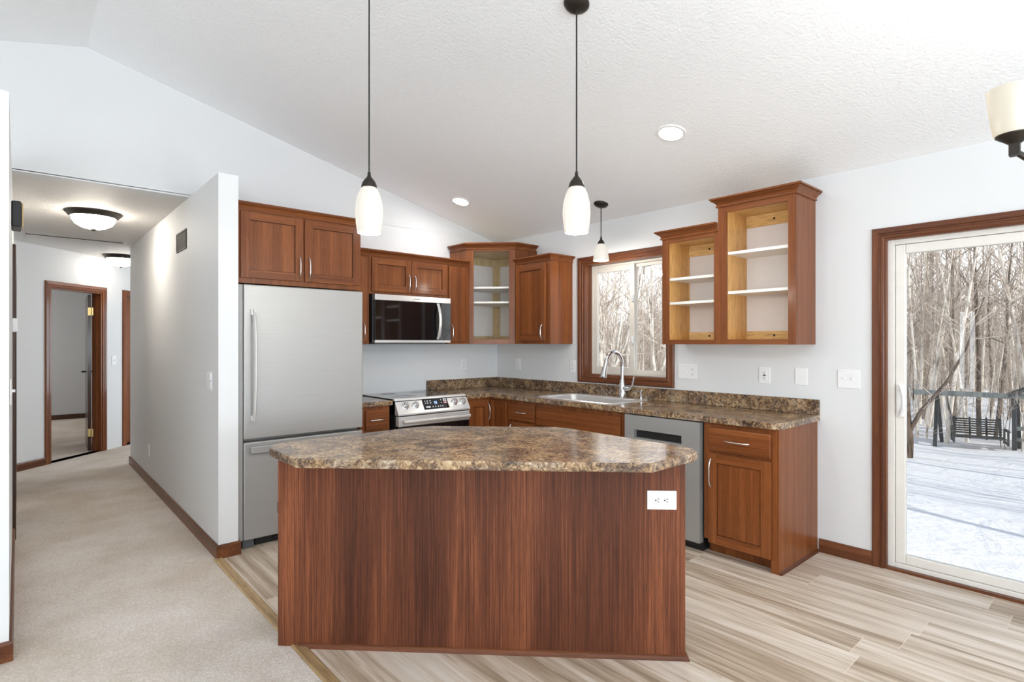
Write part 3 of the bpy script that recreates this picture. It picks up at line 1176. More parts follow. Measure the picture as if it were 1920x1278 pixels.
# corner base with two doors meeting in the inside corner
c = empty('corner_base_cabinet', (3.13, BY, 0), RA, 'oak corner base cabinet with two doors meeting in the corner', 'cabinet')
b = MB()
b.prism([(0, 0), (BX - 3.13, 0), (BX - 3.13, -(BY - 3.905)), (XB - 3.134, -(BY - 3.905)), (XB - 3.134, YA - BY - 0.004), (0, YA - BY - 0.004)], 0.10, 0.874)
b.prism([(0, 0.07), (BX - 3.13 + 0.07, 0.07), (BX - 3.13 + 0.07, -(BY - 3.905)), (XB - 3.134, -(BY - 3.905)), (XB - 3.134, YA - BY - 0.004), (0, YA - BY - 0.004)], 0.0, 0.10)
b.build('cabinet_body', 'oak', c)
shaker(c, 0.012, 0.265, 0.125, 0.845, 0, 0.250, 0.735, L=0.16)
m = MB()
xx = BX - 3.13
ya_, yb_ = -0.022, -(BY - 3.922)
m.box(xx - 0.020, xx - 0.001, yb_, yb_ + 0.058, 0.125, 0.845, 0)
m.box(xx - 0.020, xx - 0.001, ya_ - 0.058, ya_, 0.125, 0.845, 0)
m.box(xx - 0.020, xx - 0.001, yb_ + 0.058, ya_ - 0.058, 0.125, 0.183, 1)
m.box(xx - 0.020, xx - 0.001, yb_ + 0.058, ya_ - 0.058, 0.787, 0.845, 1)
d = m.build('door', ['oak', 'oak_side_rail'], c, bevel=0.0018)
MB().box(xx - 0.010, xx - 0.002, yb_ + 0.055, ya_ - 0.055, 0.18, 0.79).build('panel', 'oak', d)


def base_b(y_left, y_right, label, name='base_cabinet'):
    c = empty(name, (BX, y_left, 0), RB, label, 'cabinet', 'oak base cabinets')
    w_ = y_left - y_right
    b = MB()
    b.box(0, w_, 0, XB - BX - 0.003, 0.10, 0.874)
    b.box(0, w_, 0.075, XB - BX - 0.003, 0.0, 0.10)
    b.build('cabinet_body', 'oak', c, bevel=0.001)
    return c, w_


c, w_ = base_b(3.903, 3.535, 'oak drawer base between the corner and the sink')
drawer(c, 0.014, 0.355, 0.690, 0.836, 0, 0.185, 0.765)
shaker(c, 0.014, 0.355, 0.125, 0.668, 0, 0.06, 0.58)
# sink base: open top so the bowl hangs inside
c = empty('sink_cabinet', (BX, 3.533, 0), RB, 'oak sink base with a wide false drawer front', 'cabinet', 'oak base cabinets')
w_ = 3.533 - 2.562
b = MB()
b.box(0, 0.018, 0, 0.595, 0.10, 0.874)
b.box(w_ - 0.018, w_, 0, 0.595, 0.10, 0.874)
b.box(0.018, w_ - 0.018, 0.0, 0.02, 0.10, 0.874)
b.box(0.018, w_ - 0.018, 0.02, 0.595, 0.10, 0.118)
b.box(0, w_, 0.075, 0.595, 0.0, 0.10)
b.build('cabinet_body', 'oak', c, bevel=0.001)
drawer(c, 0.014, 0.925, 0.680, 0.836)
shaker(c, 0.014, 0.466, 0.125, 0.660, 0, 0.43, 0.58)
shaker(c, 0.474, 0.925, 0.125, 0.660, 0, 0.51, 0.58)
# end cabinet
c = empty('base_cabinet', (BX, 1.930, 0), RB, 'oak end base cabinet with drawer and door beside the dishwasher', 'cabinet', 'oak base cabinets')
w_ = 1.930 - 1.440
b = MB()
b.box(0, w_ - 0.012, 0, XB - BX - 0.003, 0.10, 0.874, 0)
b.box(0.0, w_ - 0.05, 0.075, XB - BX - 0.003, 0.0, 0.10, 0)
b.box(w_ - 0.05, w_ - 0.012, 0.0, XB - BX - 0.003, 0.0, 0.10, 0)
b.build('cabinet_body', 'oak', c, bevel=0.001)
b = MB()
b.box(w_ - 0.0115, w_, 0.0, XB - BX - 0.003, 0.0, 0.874)
ep = b.build('end_panel', 'oak', c, bevel=0.0015)
b = MB()
b.sweep([(w_, 0.0), (w_, XB - BX - 0.003)], [(0, 0), (0.016, 0), (0.012, 0.010), (0, 0.018)])
b.build('shoe_moulding', 'casing_side', c)
drawer(c, 0.040, 0.445, 0.690, 0.842, 0, 0.235, 0.765, L=0.16)
shaker(c, 0.040, 0.445, 0.085, 0.672, 0, 0.060, 0.545, L=0.18)

# ---- L shaped countertop with backsplash
SX0, SX1, SY0, SY1 = 3.49, 3.955, 2.765, 3.56     # sink cut-out
CX = 3.385
m = MB()
zt0, zt1 = 0.875, 0.914
m.box(3.118, XB - 0.002, 4.148, YA - 0.002, zt0, zt1)
m.box(CX, XB - 0.002, SY1, 4.148, zt0, zt1)
m.box(CX, SX0, SY0, SY1, zt0, zt1)
m.box(SX1, XB - 0.002, SY0, SY1, zt0, zt1)
m.prism([(CX, SY0), (CX, 1.475), (CX + 0.05, 1.425), (XB - 0.002, 1.425), (XB - 0.002, SY0)], zt0, zt1)
ct = m.build('countertop', 'laminate', None)
tag(ct, 'L shaped mottled laminate countertop under the kitchen window', 'countertop')
b = MB()
b.box(3.085, XB - 0.002, YA - 0.022, YA - 0.002, 0.915, 1.016)
b.box(XB - 0.022, XB - 0.002, 1.425, YA - 0.022, 0.915, 1.016)
b.build('backsplash', 'laminate', ct, bevel=0.002)


# ---- sink
def rrect(x0, x1, y0, y1, r, n=6):
    pts = []
    for cx, cy, a0 in ((x1 - r, y1 - r, 0), (x0 + r, y1 - r, 90), (x0 + r, y0 + r, 180), (x1 - r, y0 + r, 270)):
        for k in range(n + 1):
            a = math.radians(a0 + 90 * k / n)
            pts.append((cx + r * math.cos(a), cy + r * math.sin(a)))
    return pts


def loops(mb, ls, mi=0, cap=True):
    prev = None
    for pts, z in ls:
        b = len(mb.v)
        mb.v += [(p[0], p[1], z) for p in pts]
        n = len(pts)
        if prev is not None:
            for k in range(n):
                k2 = (k + 1) % n
                mb.f.append((prev + k, prev + k2, b + k2, b + k))
                mb.mi.append(mi)
        prev = b
    if cap:
        mb.f.append(tuple(prev + k for k in range(n)))
        mb.mi.append(mi)


sk = MB()
ox0, ox1, oy0, oy1 = 3.468, 3.978, 2.735, 3.590
bx0, bx1, by0, by1 = 3.508, 3.880, 2.790, 3.520
loops(sk, [(rrect(ox0, ox1, oy0, oy1, 0.05), 0.9145), (rrect(ox0 + 0.006, ox1 - 0.006, oy0 + 0.006, oy1 - 0.006, 0.046), 0.921),
           (rrect(ox0 + 0.02, ox1 - 0.02, oy0 + 0.02, oy1 - 0.02, 0.04), 0.921), (rrect(bx0 - 0.006, bx1 + 0.006, by0 - 0.006, by1 + 0.006, 0.07), 0.919),
           (rrect(bx0, bx1, by0, by1, 0.065), 0.910), (rrect(bx0 + 0.012, bx1 - 0.012, by0 + 0.012, by1 - 0.012, 0.06), 0.755),
           (rrect(bx0 + 0.04, bx1 - 0.04, by0 + 0.04, by1 - 0.04, 0.05), 0.735)])
so = empty('sink', (3.72, 3.16, 0.914), 0, 'stainless drop-in sink in the countertop under the window', 'sink')
sk.build('bowl', 'steel_bright', so, smooth=40, shift=(3.72, 3.16, 0.914))
dr = MB().lathe([(0.0, 0.736), (0.045, 0.737), (0.048, 0.7355), (0.05, 0.733)], 20, (3.70, 3.16, 0))
dr.build('drain', 'chrome', so, smooth=40, shift=(3.72, 3.16, 0.914))

# ---- faucet (spout reaches -X, lever towards -Y)
fxp, fyp = 3.925, 2.985
fo = empty('faucet', (fxp, fyp, 0.921), 0, 'chrome gooseneck pull-down faucet behind the sink', 'faucet')
f = MB()
f.lathe([(0.0, 0.0), (0.034, 0.0), (0.036, 0.004), (0.031, 0.010), (0.030, 0.05), (0.030, 0.085), (0.027, 0.12), (0.019, 0.16), (0.0, 0.162)], 20)
pts = [(0, 0, 0.14), (0, 0, 0.27)]
R_ = 0.115
for k in range(1, 15):
    a = PI * k / 14 * 0.93
    pts.append((-R_ + R_ * math.cos(a), 0.0, 0.27 + R_ * 1.12 * math.sin(a)))
f.tube(pts, 0.0165, 14)
f.build('neck', 'chrome', fo, smooth=45)
e = Vector(pts[-1])
d_ = (Vector(pts[-1]) - Vector(pts[-2])).normalized()
h = MB()
h.tube([e, e + d_ * 0.035, e + d_ * 0.06, e + d_ * 0.115, e + d_ * 0.12], [0.0175, 0.019, 0.022, 0.030, 0.025], 16)
sp = h.build('spray_head', 'chrome', fo, smooth=45)
h = MB()
lp = [(0, 0.0, 0.090), (0.0, -0.035, 0.080), (0.0, -0.075, 0.084), (0.0, -0.105, 0.115), (0.0, -0.118, 0.150), (0.0, -0.122, 0.185)]
h.tube(lp, [0.026, 0.024, 0.017, 0.010, 0.009, 0.008], 12)
h.build('lever', 'chrome', fo, smooth=45)
# soap dispenser
sd = empty('soap_dispenser', (3.945, 2.805, 0.921), 0, 'small chrome soap dispenser right of the faucet', 'soap dispenser')
f = MB().lathe([(0, 0), (0.019, 0), (0.018, 0.006), (0.011, 0.012), (0.010, 0.05), (0.014, 0.055), (0.014, 0.075), (0.0, 0.078)], 16)
f.build('pump_body', 'chrome', sd, smooth=40)
MB().tube([(0, 0, 0.068), (-0.03, 0, 0.070), (-0.055, 0, 0.062)], [0.007, 0.006, 0.005], 10).build('nozzle', 'chrome', sd, smooth=40)

# ================================================================== refrigerator
c = empty('refrigerator', (1.135, 4.0, 0), RA, 'stainless bottom freezer refrigerator left of the range', 'refrigerator')
W_ = 0.865
m = MB().box(0.012, W_ - 0.012, 0.075, 0.74, 0.06, 1.772)
m.build('cabinet_body', 'fridge_side', c, bevel=0.004)
m = MB().box(-0.033, -0.002, 0.012, 0.60, 0.06, 1.79)
m.build('side_trim', 'fridge_side', c, bevel=0.003)
m = MB().box(0.0, W_, 0.0, 0.07, 0.742, 1.792)
ud = m.build('upper_door', 'steel', c, bevel=0.008, segs=3)
h = MB()
pts = []
for k in range(17):
    t = -1 + 2 * k / 16
    pts.append((0.058 + 0.0 * t, -0.018 - 0.040 * (1 - t ** 4), 1.245 + t * 0.375))
h.tube(pts, 0.020, 10, flat=0.55)
for z in (0.885, 1.605):
    h.box(0.044, 0.072, -0.022, 0.0, z - 0.02, z + 0.02)
h.build('handle', 'steel_bright', ud, smooth=45)
m = MB().box(0.0, W_, 0.0, 0.07, 0.062, 0.722)
ld = m.build('freezer_drawer', 'steel', c, bevel=0.008, segs=3)
h = MB()
h.box(0.04, W_ - 0.04, -0.030, -0.014, 0.648, 0.694)
h.box(0.06, 0.09, -0.014, 0.0, 0.655, 0.687)
h.box(W_ - 0.09, W_ - 0.06, -0.014, 0.0, 0.655, 0.687)
h.build('handle', 'steel', ld, bevel=0.004)
m = MB()
m.box(0.09, W_ - 0.09, 0.060, 0.10, 0.0, 0.060)
for k in range(3):
    m.box(0.2, W_ - 0.2, 0.052, 0.060, 0.012 + k * 0.015, 0.020 + k * 0.015)
m.build('base_grille', 'black_plastic', c)
for x in (0.0, W_ - 0.075):
    MB().box(x, x + 0.075, 0.03, 0.10, 0.0, 0.060).build('foot', 'grey_plastic', c, bevel=0.004)
# ================================================================== range
c = empty('range', (2.362, 4.085, 0), RA, 'slide-in electric range with stainless front and four knobs', 'range')
W_ = 0.748
m = MB().box(0.0, W_, 0.06, 0.678, 0.03, 0.906)
m.build('oven_body', 'black_plastic', c)
m = MB()
m.box(-0.006, W_ + 0.002, 0.095, 0.678, 0.907, 0.922)
ck = m.build('cooktop', 'black_glass', c, bevel=0.002)
for bx, by, br in ((0.20, 0.25, 0.105), (0.56, 0.25, 0.085), (0.20, 0.53, 0.075), (0.56, 0.53, 0.105)):
    r = MB()
    for rr in (br, br * 0.62):
        r.lathe([(rr - 0.003, 0.9222), (rr - 0.003, 0.9228), (rr + 0.003, 0.9228), (rr + 0.003, 0.9222)], 40, (bx, by, 0))
    r.build('burner', 'burner_ring', ck)
# sloped control panel
sy0, sz0, sy1, sz1 = 0.0, 0.800, 0.075, 0.922       # lower front edge to upper back edge
m = MB()
m.prism([(0.0, 0.786), (0.0, 0.800), (0.075, 0.924), (0.12, 0.924), (0.12, 0.786)], 0.0, W_, fn=lambda u, v, q: (q, u, v))
cp = m.build('control_panel', 'steel_bright', c, bevel=0.005)
nvec = Vector((0, -(sz1 - sz0), sy1 - sy0)).normalized()      # outward normal of the slope
tvec = Vector((0, sy1 - sy0, sz1 - sz0)).normalized()         # up the slope


def on_slope(x, t, out=0.0):
    p = Vector((x, sy0, sz0)) + tvec * t + nvec * out
    return p


basis = Matrix(((1, tvec.x, nvec.x, 0), (0, tvec.y, nvec.y, 0), (0, tvec.z, nvec.z, 0), (0, 0, 0, 1)))


def slope_box(mb, x0, x1, t0, t1, o0, o1, mi=0):
    k = len(mb.v)
    mb.box(x0, x1, t0, t1, o0, o1, mi)
    for i in range(k, len(mb.v)):
        mb.v[i] = tuple(on_slope(*mb.v[i]))


for kx in (0.085, 0.185, 0.590, 0.680):
    k = MB()
    k.lathe([(0, 0.030), (0.020, 0.030), (0.024, 0.026), (0.026, 0.006), (0.032, 0.003), (0.032, 0.0)], 24)
    k.box(-0.004, 0.004, -0.020, 0.020, 0.030, 0.036)
    for i in range(len(k.v)):
        x, y, z = k.v[i]
        k.v[i] = tuple(on_slope(kx + x, 0.072 + y, z + 0.001))
    k.build('knob', 'chrome', c, smooth=35)
k = MB()
slope_box(k, 0.262, 0.522, 0.022, 0.124, 0.0005, 0.003)
dp_ = k.build('display', 'black_glass', c)
k = MB()
random.seed(4)
for r_, t in enumerate((0.098, 0.078)):
    for x in (0.285, 0.305, 0.312, 0.335, 0.342):
        slope_box(k, x, x + 0.005, t, t + 0.007, 0.003, 0.0034)
for x in (0.285, 0.297, 0.309, 0.318):
    slope_box(k, x, x + 0.009, 0.038, 0.050, 0.003, 0.0034)
for x in (0.350, 0.378, 0.405, 0.430, 0.452):
    slope_box(k, x, x + 0.010, 0.040, 0.043, 0.003, 0.0034)
    slope_box(k, x + 0.003, x + 0.006, 0.043, 0.052, 0.003, 0.0034)
for t in (0.100, 0.074):
    slope_box(k, 0.450, 0.456, t, t + 0.007, 0.003, 0.0034)
for x, t in ((0.478, 0.104), (0.478, 0.090), (0.496, 0.104), (0.496, 0.090)):
    slope_box(k, x, x + 0.013, t, t + 0.009, 0.003, 0.0034)
k.build('legend', 'display_white', dp_)
k = MB()
slope_box(k, 0.478, 0.509, 0.070, 0.082, 0.003, 0.0034)
k.build('cancel_key', 'display_red', dp_)
k = MB()     # clock digits
for x in (0.378, 0.394):
    for a, b_, cc, dd in ((0, 0.011, 0.026, 0.029), (0, 0.011, 0.013, 0.016), (0, 0.011, 0, 0.003), (0.008, 0.011, 0, 0.029)):
        slope_box(k, x + a, x + b_, 0.070 + cc * 0.8, 0.070 + dd * 0.8, 0.003, 0.0034)
k.build('clock_digits', 'display_blue', dp_)
m = MB().box(0.008, W_ - 0.008, 0.010, 0.058, 0.14, 0.692)
m.build('oven_door', 'black_glass', c, bevel=0.003)
m = MB()
m.box(0.004, W_ - 0.004, 0.004, 0.058, 0.694, 0.778)
hd = m.build('oven_door_top', 'steel_bright', c, bevel=0.006)
h = MB()
h.tube([(0.03, -0.030, 0.736), (W_ - 0.03, -0.030, 0.736)], 0.017, 12, flat=1.0)
for x in (0.06, W_ - 0.06):
    h.box(x - 0.012, x + 0.012, -0.02, 0.004, 0.724, 0.748)
h.build('handle', 'steel_bright', hd, smooth=45)
m = MB().box(0.008, W_ - 0.008, 0.012, 0.058, 0.03, 0.136)
m.build('storage_drawer', 'steel', c, bevel=0.003)
m = MB().box(0.03, W_ - 0.03, 0.09, 0.6, 0.0, 0.03)
m.build('base', 'black_plastic', c)

# ================================================================== microwave
c = empty('microwave', (2.298, 4.39, 1.385), RA, 'over-the-range microwave with black glass door and steel trim', 'microwave')
W_ = 0.806
m = MB().box(0.0, W_, 0.03, 0.395, 0.012, 0.436)
m.build('housing', 'black_plastic', c)
m = MB()
m.box(0.03, W_ - 0.03, 0.04, 0.38, 0.0, 0.012)
m.build('vent_base', 'grey_plastic', c)
m = MB()
m.box(0.012, W_, -0.002, 0.03, 0.385, 0.436)
tp = m.build('top_trim', 'steel_bright', c, bevel=0.003)
lg = MB()
k = [(0.397 + 0.010 * math.cos(a * PI / 8), -0.0026, 0.410 + 0.007 * math.sin(a * PI / 8)) for a in range(17)]
lg.tube(k, 0.0011, 5)
for i in range(5):
    lg.box(0.412 + i * 0.011, 0.418 + i * 0.011, -0.0032, -0.002, 0.4055, 0.4125 if i % 2 else 0.415)
lg.build('logo', 'grey_plastic', tp)
m = MB()
m.box(0.012, W_, -0.002, 0.03, 0.012, 0.036)
m.build('bottom_trim', 'steel_bright', c, bevel=0.003)
m = MB()
m.box(0.012, 0.690, -0.002, 0.03, 0.037, 0.384)
dg = m.build('door', 'black_glass', c, bevel=0.002)
h = MB()
pts = []
for k in range(17):
    t = -1 + 2 * k / 16
    pts.append((0.655, -0.010 - 0.045 * (1 - t * t), 0.212 + t * 0.165))
h.tube(pts, 0.016, 10, flat=0.6)
h.build('handle', 'steel_bright', dg, smooth=45)
m = MB()
m.box(0.692, W_, -0.002, 0.03, 0.037, 0.384)
m.build('control_panel', 'black_glass', c, bevel=0.002)

# ================================================================== dishwasher
c = empty('dishwasher', (3.388, 2.555, 0), RB, 'stainless dishwasher with pocket handle beside the end cabinet', 'dishwasher')
W_ = 2.555 - 1.945
zb, zt = 0.062, 0.866
ra, rb, rz0, rz1 = 0.085, 0.475, 0.705, 0.762
m = MB()
m.box(0.0, ra, 0, 0.05, zb, zt)
m.box(rb, W_, 0, 0.05, zb, zt)
m.box(ra, rb, 0, 0.05, zb, rz0)
m.box(ra, rb, 0, 0.05, rz1, zt)
m.box(ra, rb, 0.038, 0.05, rz0, rz1)
m.build('door', 'steel_vertical', c)
m = MB()
m.box(ra + 0.001, rb - 0.001, 0.030, 0.037, rz0 + 0.001, rz1 - 0.001)
m.build('handle_pocket', 'black_plastic', c)
m = MB().box(0.004, W_ - 0.004, 0.052, 0.60, 0.10, 0.868)
m.build('tub', 'black_plastic', c)
m = MB().box(0.004, W_ - 0.004, 0.055, 0.12, 0.0, 0.10)
m.build('toe_kick', 'black_plastic', c)

# ================================================================== island (local x along the front, y away from the camera)
ISC = (-0.31, 2.80)
r2 = math.sqrt(0.5)
iloc = ((ISC[0] + ISC[1]) * r2, (ISC[1] - ISC[0]) * r2, 0)
c = empty('kitchen_island', iloc, RD, 'oak kitchen island base with a wide grain front panel', 'island')
sh = (ISC[0], ISC[1], 0)
m = MB()
m.box(-1.232, 0.615, 2.500, 2.515, 0.0, 0.874)
m.build('front_panel', 'oak_panel', c, shift=sh, bevel=0.001)
m = MB()
m.prism([(-1.215, 2.516), (0.600, 2.516), (0.600, 2.62), (0.08, 3.13), (-0.66, 3.13), (-1.215, 2.62)], 0.09, 0.874)
m.prism([(-1.215, 2.516), (0.600, 2.516), (0.600, 2.55), (0.05, 3.07), (-0.63, 3.07), (-1.215, 2.56)], 0.0, 0.09)
m.build('cabinet_body', 'oak', c, shift=sh)
# doors on the two clipped kitchen sides
def island_door(px, py, ang, ln):
    d = shaker(c, 0.03, ln - 0.03, 0.12, 0.845, 0, ln - 0.075, 0.74)
    d.location = (px - ISC[0], py - ISC[1], 0)
    d.rotation_euler = (0, 0, ang)
    return d


island_door(0.600, 2.62, math.atan2(0.51, -0.52), math.hypot(0.52, 0.51))
island_door(-0.66, 3.13, math.atan2(-0.51, -0.555), math.hypot(0.555, 0.51))
m = MB().box(-1.2385, -1.2325, 2.508, 2.530, 0.61, 0.66)
m.build('hinge', 'bronze', c, shift=sh)
m = MB()
m.sweep([(-1.135, 2.500), (0.615, 2.500), (0.615, 2.62)], [(0, 0), (0.017, 0), (0.015, 0.009), (0.008, 0.017), (0, 0.020)])
m.build('shoe_moulding', 'casing_rail', c, shift=sh)
ip = [(-1.037, 2.255), (0.425, 2.255), (0.648, 2.478), (0.672, 2.52), (0.676, 2.585), (0.650, 2.630), (0.135, 3.165), (0.06, 3.21), (-0.66, 3.21), (-0.74, 3.165),
      (-1.262, 2.64), (-1.285, 2.59), (-1.285, 2.53), (-1.262, 2.48)]
it = MB().prism(ip, 0.8755, 0.914).build('countertop', 'laminate', None, loc=iloc, rot=(0, 0, RD), shift=sh, bevel=0.007, segs=3)
tag(it, 'mottled brown laminate top with clipped corners on the island', 'countertop')


# ================================================================== outlets and switches
def plate(parent, w_, h_, t=0.006):
    return MB().box(-w_ / 2, w_ / 2, -t, 0, -h_ / 2, h_ / 2).build('plate', 'white_plastic', parent, bevel=0.0025)


def receptacle(parent, cx=0.0, turned=False, y=-0.006, k=1.0):
    for s in (-1, 1):
        m = MB()
        r = MB()
        oz = s * 0.0195
        pts = rrect(-0.0165, 0.0165, oz - 0.0145, oz + 0.0145, 0.008, 4)
        if turned:
            pts = [(p[1], p[0]) for p in pts]
        r.prism([(cx + p[0], p[1]) for p in pts], -0.0085, y, fn=lambda u, v, q: (u, q, v))
        for dx, dz, hw, hh in ((-0.0062, 0.003, 0.0014 * k, 0.0042), (0.0062, 0.003, 0.0014 * k, 0.0036), (0.0, -0.0075, 0.0026 * k, 0.0026 * k)):
            a, b = (dx, oz + dz)
            u, v, ww_, hh_ = (a, b, hw, hh) if not turned else (b, a, hh, hw)
            m.box(cx + u - ww_, cx + u + ww_, -0.0088, -0.0083, v - hh_, v + hh_)
        ro = r.build('receptacle', 'white_plastic', parent)
        m.build('slots', 'slot_dark', ro)


def toggle(parent, cx=0.0):
    m = MB()
    m.box(cx - 0.005, cx + 0.005, -0.0075, -0.006, -0.012, 0.012)
    m.box(cx - 0.0035, cx + 0.0035, -0.020, -0.0075, -0.001, 0.009)
    m.build('toggle', 'white_plastic', parent, bevel=0.001)


def wall_b(y, z):
    return (XB, y, z)


o = empty('wall_outlet', (3.553, YA, 1.163), RA, 'white outlet on the range wall above the backsplash', 'outlet', 'kitchen wall outlets')
plate(o, 0.078, 0.125); receptacle(o)
o = empty('wall_outlet', wall_b(4.438, 1.165), RB, 'white outlet on the window wall near the corner', 'outlet', 'kitchen wall outlets')
plate(o, 0.078, 0.125); receptacle(o)
o = empty('wall_outlet', wall_b(3.645, 1.168), RB, 'white outlet just left of the kitchen window casing', 'outlet', 'kitchen wall outlets')
plate(o, 0.075, 0.122); receptacle(o)
o = empty('switch_plate', wall_b(2.412, 1.166), RB, 'white plate with two switches and an outlet right of the kitchen window', 'switch')
plate(o, 0.165, 0.118); receptacle(o, 0.046); toggle(o, -0.046); toggle(o, 0.0)
o = empty('wall_outlet', wall_b(1.795, 1.163), RB, 'white outlet with dark test buttons below the tall open cabinet', 'outlet', 'kitchen wall outlets')
plate(o, 0.080, 0.118)
receptacle(o)
MB().box(-0.010, 0.010, -0.0088, -0.006, -0.004, 0.004).build('test_button', 'slot_dark', o)
o = empty('blank_plate', wall_b(1.545, 1.166), RB, 'blank white cover plate between the outlet and the patio door switches', 'cover plate')
plate(o, 0.080, 0.118)
m = MB()
for s in (-1, 1):
    m.tube([(0, -0.006, s * 0.042), (0, -0.0072, s * 0.042)], 0.0028, 8)
m.build('screw', 'white_metal', o)
o = empty('switch_plate', wall_b(1.252, 1.163), RB, 'white double switch plate left of the patio door', 'switch')
plate(o, 0.130, 0.121); toggle(o, -0.024); toggle(o, 0.024)
# island outlet
d_p = 2.500
s_c = 0.512
px, py = (s_c + d_p) * r2, (d_p - s_c) * r2
o = empty('island_outlet', (px, py, 0.702), RD, 'white double outlet plate on the island front panel', 'outlet')
plate(o, 0.128, 0.083); receptacle(o, 0.0, True, k=1.3)
# hall fittings: on the right partition, facing -X
o = empty('wall_outlet', (0.97, 6.50, 0.335), RB, 'white outlet low on the hall partition', 'outlet')
plate(o, 0.075, 0.125); receptacle(o)
o = empty('switch_plate', (0.97, 4.168, 1.14), RB, 'white stacked switch plate on the end of the hall partition', 'switch')
plate(o, 0.118, 0.128)
m = MB()
m.box(-0.046, 0.046, -0.012, -0.006, 0.006, 0.052)
m.box(-0.046, 0.046, -0.010, -0.006, -0.052, -0.004)
m.build('rocker', 'white_plastic', o, bevel=0.002)
o = empty('wall_vent', (0.97, 5.035, 2.20), RB, 'small square dark vent high on the hall partition', 'vent')
m = MB()
rect_frame(m, -0.172, 0.172, -0.076, 0.076, 0.012, -0.008, 0.0)
m.build('vent_frame', 'vent_dark', o)
m = MB()
m.box(-0.16, 0.16, -0.003, -0.001, -0.064, 0.064)
for k in range(9):
    z = -0.056 + k * 0.014
    m.box(-0.16, 0.16, -0.007, -0.003, z - 0.002, z + 0.002)
m.build('louvre', 'vent_dark', o)
# end wall light switch (diagonal wall, facing the camera)
q = 1.385
o = empty('switch_plate', (-0.03 + q * r2, 8.06 + q * r2, 1.165), PI / 4, 'white light switch between the two doorways at the hall end', 'switch')
plate(o, 0.072, 0.118); toggle(o)
# left partition fittings, facing +X
o = empty('door_chime', (-0.03, 4.42, 2.145), PI / 2, 'black and gold door chime box high on the left hall partition', 'door chime')
m = MB().box(-0.10, 0.10, -0.045, 0, -0.075, 0.075)
m.build('chime_body', 'black_plastic', o, bevel=0.008)
m = MB().box(-0.085, 0.085, -0.052, -0.0455, -0.066, 0.066)
m.build('gold_cover', 'brass', o, bevel=0.003)
o = empty('thermostat', (-0.03, 5.05, 1.515), PI / 2, 'small white thermostat on the left hall partition', 'thermostat')
MB().box(-0.06, 0.06, -0.030, 0, -0.045, 0.045).build('thermostat_body', 'white_plastic', o, bevel=0.005)
o = empty('switch_plate', (-0.03, 3.62, 1.16), PI / 2, 'white switch plate at the edge of the left hall partition', 'switch')
plate(o, 0.118, 0.118); toggle(o, -0.023); toggle(o, 0.023)

# ================================================================== lamps
def pendant(x, y, label, z_bot, shade_h, shade_prof, cap_h, cap_r, canopy_r, group=None, name='pendant_lamp'):
    zc = cz(x)
    c = empty(name, (x, y, zc), 0, label, 'lamp', group)
    tilt = math.atan(SL)
    cn = MB().lathe([(0, -0.028), (canopy_r * 0.55, -0.026), (canopy_r * 0.9, -0.014), (canopy_r, -0.004), (canopy_r, 0.0), (0, 0)], 28)
    cn.build('canopy', 'bronze', c, rot=(0, tilt, 0), smooth=40)
    zt = z_bot + shade_h
    m = MB().tube([(0, 0, -0.02), (0, 0, zt + cap_h - zc)], 0.0038, 8)
    m.build('cord', 'cord_black', c, smooth=60)
    m = MB().lathe([(0, cap_h + 0.02), (0.007, cap_h + 0.02), (0.009, cap_h), (cap_r * 0.45, cap_h * 0.82), (cap_r * 0.8, cap_h * 0.5), (cap_r * 0.97, cap_h * 0.18), (cap_r, 0), (0, 0)], 24, (0, 0, zt - zc))
    m.build('socket_cap', 'bronze', c, smooth=35)
    m = MB().lathe([(r, h * shade_h) for r, h in shade_prof], 32, (0, 0, z_bot - zc))
    m.build('glass_shade', 'opal_glass', c, smooth=50)
    ld = bpy.data.lights.new('bulb', 'POINT')
    ld.energy = 13.0 if group else 8.0
    ld.color = (1.0, 0.95, 0.88)
    ld.shadow_soft_size = 0.03
    lo = bpy.data.objects.new('bulb', ld)
    COL.objects.link(lo)
    lo.parent = c
    lo.location = (0, 0, z_bot - zc - 0.035)
    return c


egg = [(0.052, 0.02), (0.055, 0.0), (0.0565, 0.02), (0.0625, 0.20), (0.0665, 0.42), (0.063, 0.66), (0.053, 0.84), (0.040, 0.97), (0.034, 1.0), (0.0, 1.0)]
pendant(1.281, 2.496, 'left pendant with egg shaped white shade above the island', 1.930, 0.222, egg, 0.055, 0.038, 0.062, 'island pendants')
pendant(1.992, 1.784, 'right pendant with egg shaped white shade above the island', 1.920, 0.216, egg, 0.055, 0.038, 0.062, 'island pendants')
bell = [(0.064, 0.02), (0.067, 0.0), (0.0685, 0.02), (0.064, 0.25), (0.056, 0.55), (0.044, 0.80), (0.034, 0.96), (0.028, 1.0), (0.0, 1.0)]
pendant(3.726, 3.058, 'small pendant with bell shaped white shade above the sink', 2.097, 0.142, bell, 0.042, 0.030, 0.062)

# recessed ceiling lights
for x, y, lab in ((3.115, 1.987, 'round recessed ceiling light nearest the patio door'), (3.125, 4.255, 'round recessed ceiling light above the corner cabinet')):
    tilt = math.atan(SL)
    c = empty('recessed_light', (x, y, cz(x)), 0, lab, 'ceiling light', 'recessed ceiling lights')
    c.rotation_euler = (0, tilt, 0)
    MB().lathe([(0.072, -0.003), (0.074, -0.008), (0.090, -0.007), (0.096, -0.001), (0.096, 0.0)], 40).build('trim_ring', 'white_metal', c, smooth=40)
    MB().lathe([(0, -0.0045), (0.0725, -0.0045)], 40).build('lens', 'can_light', c)

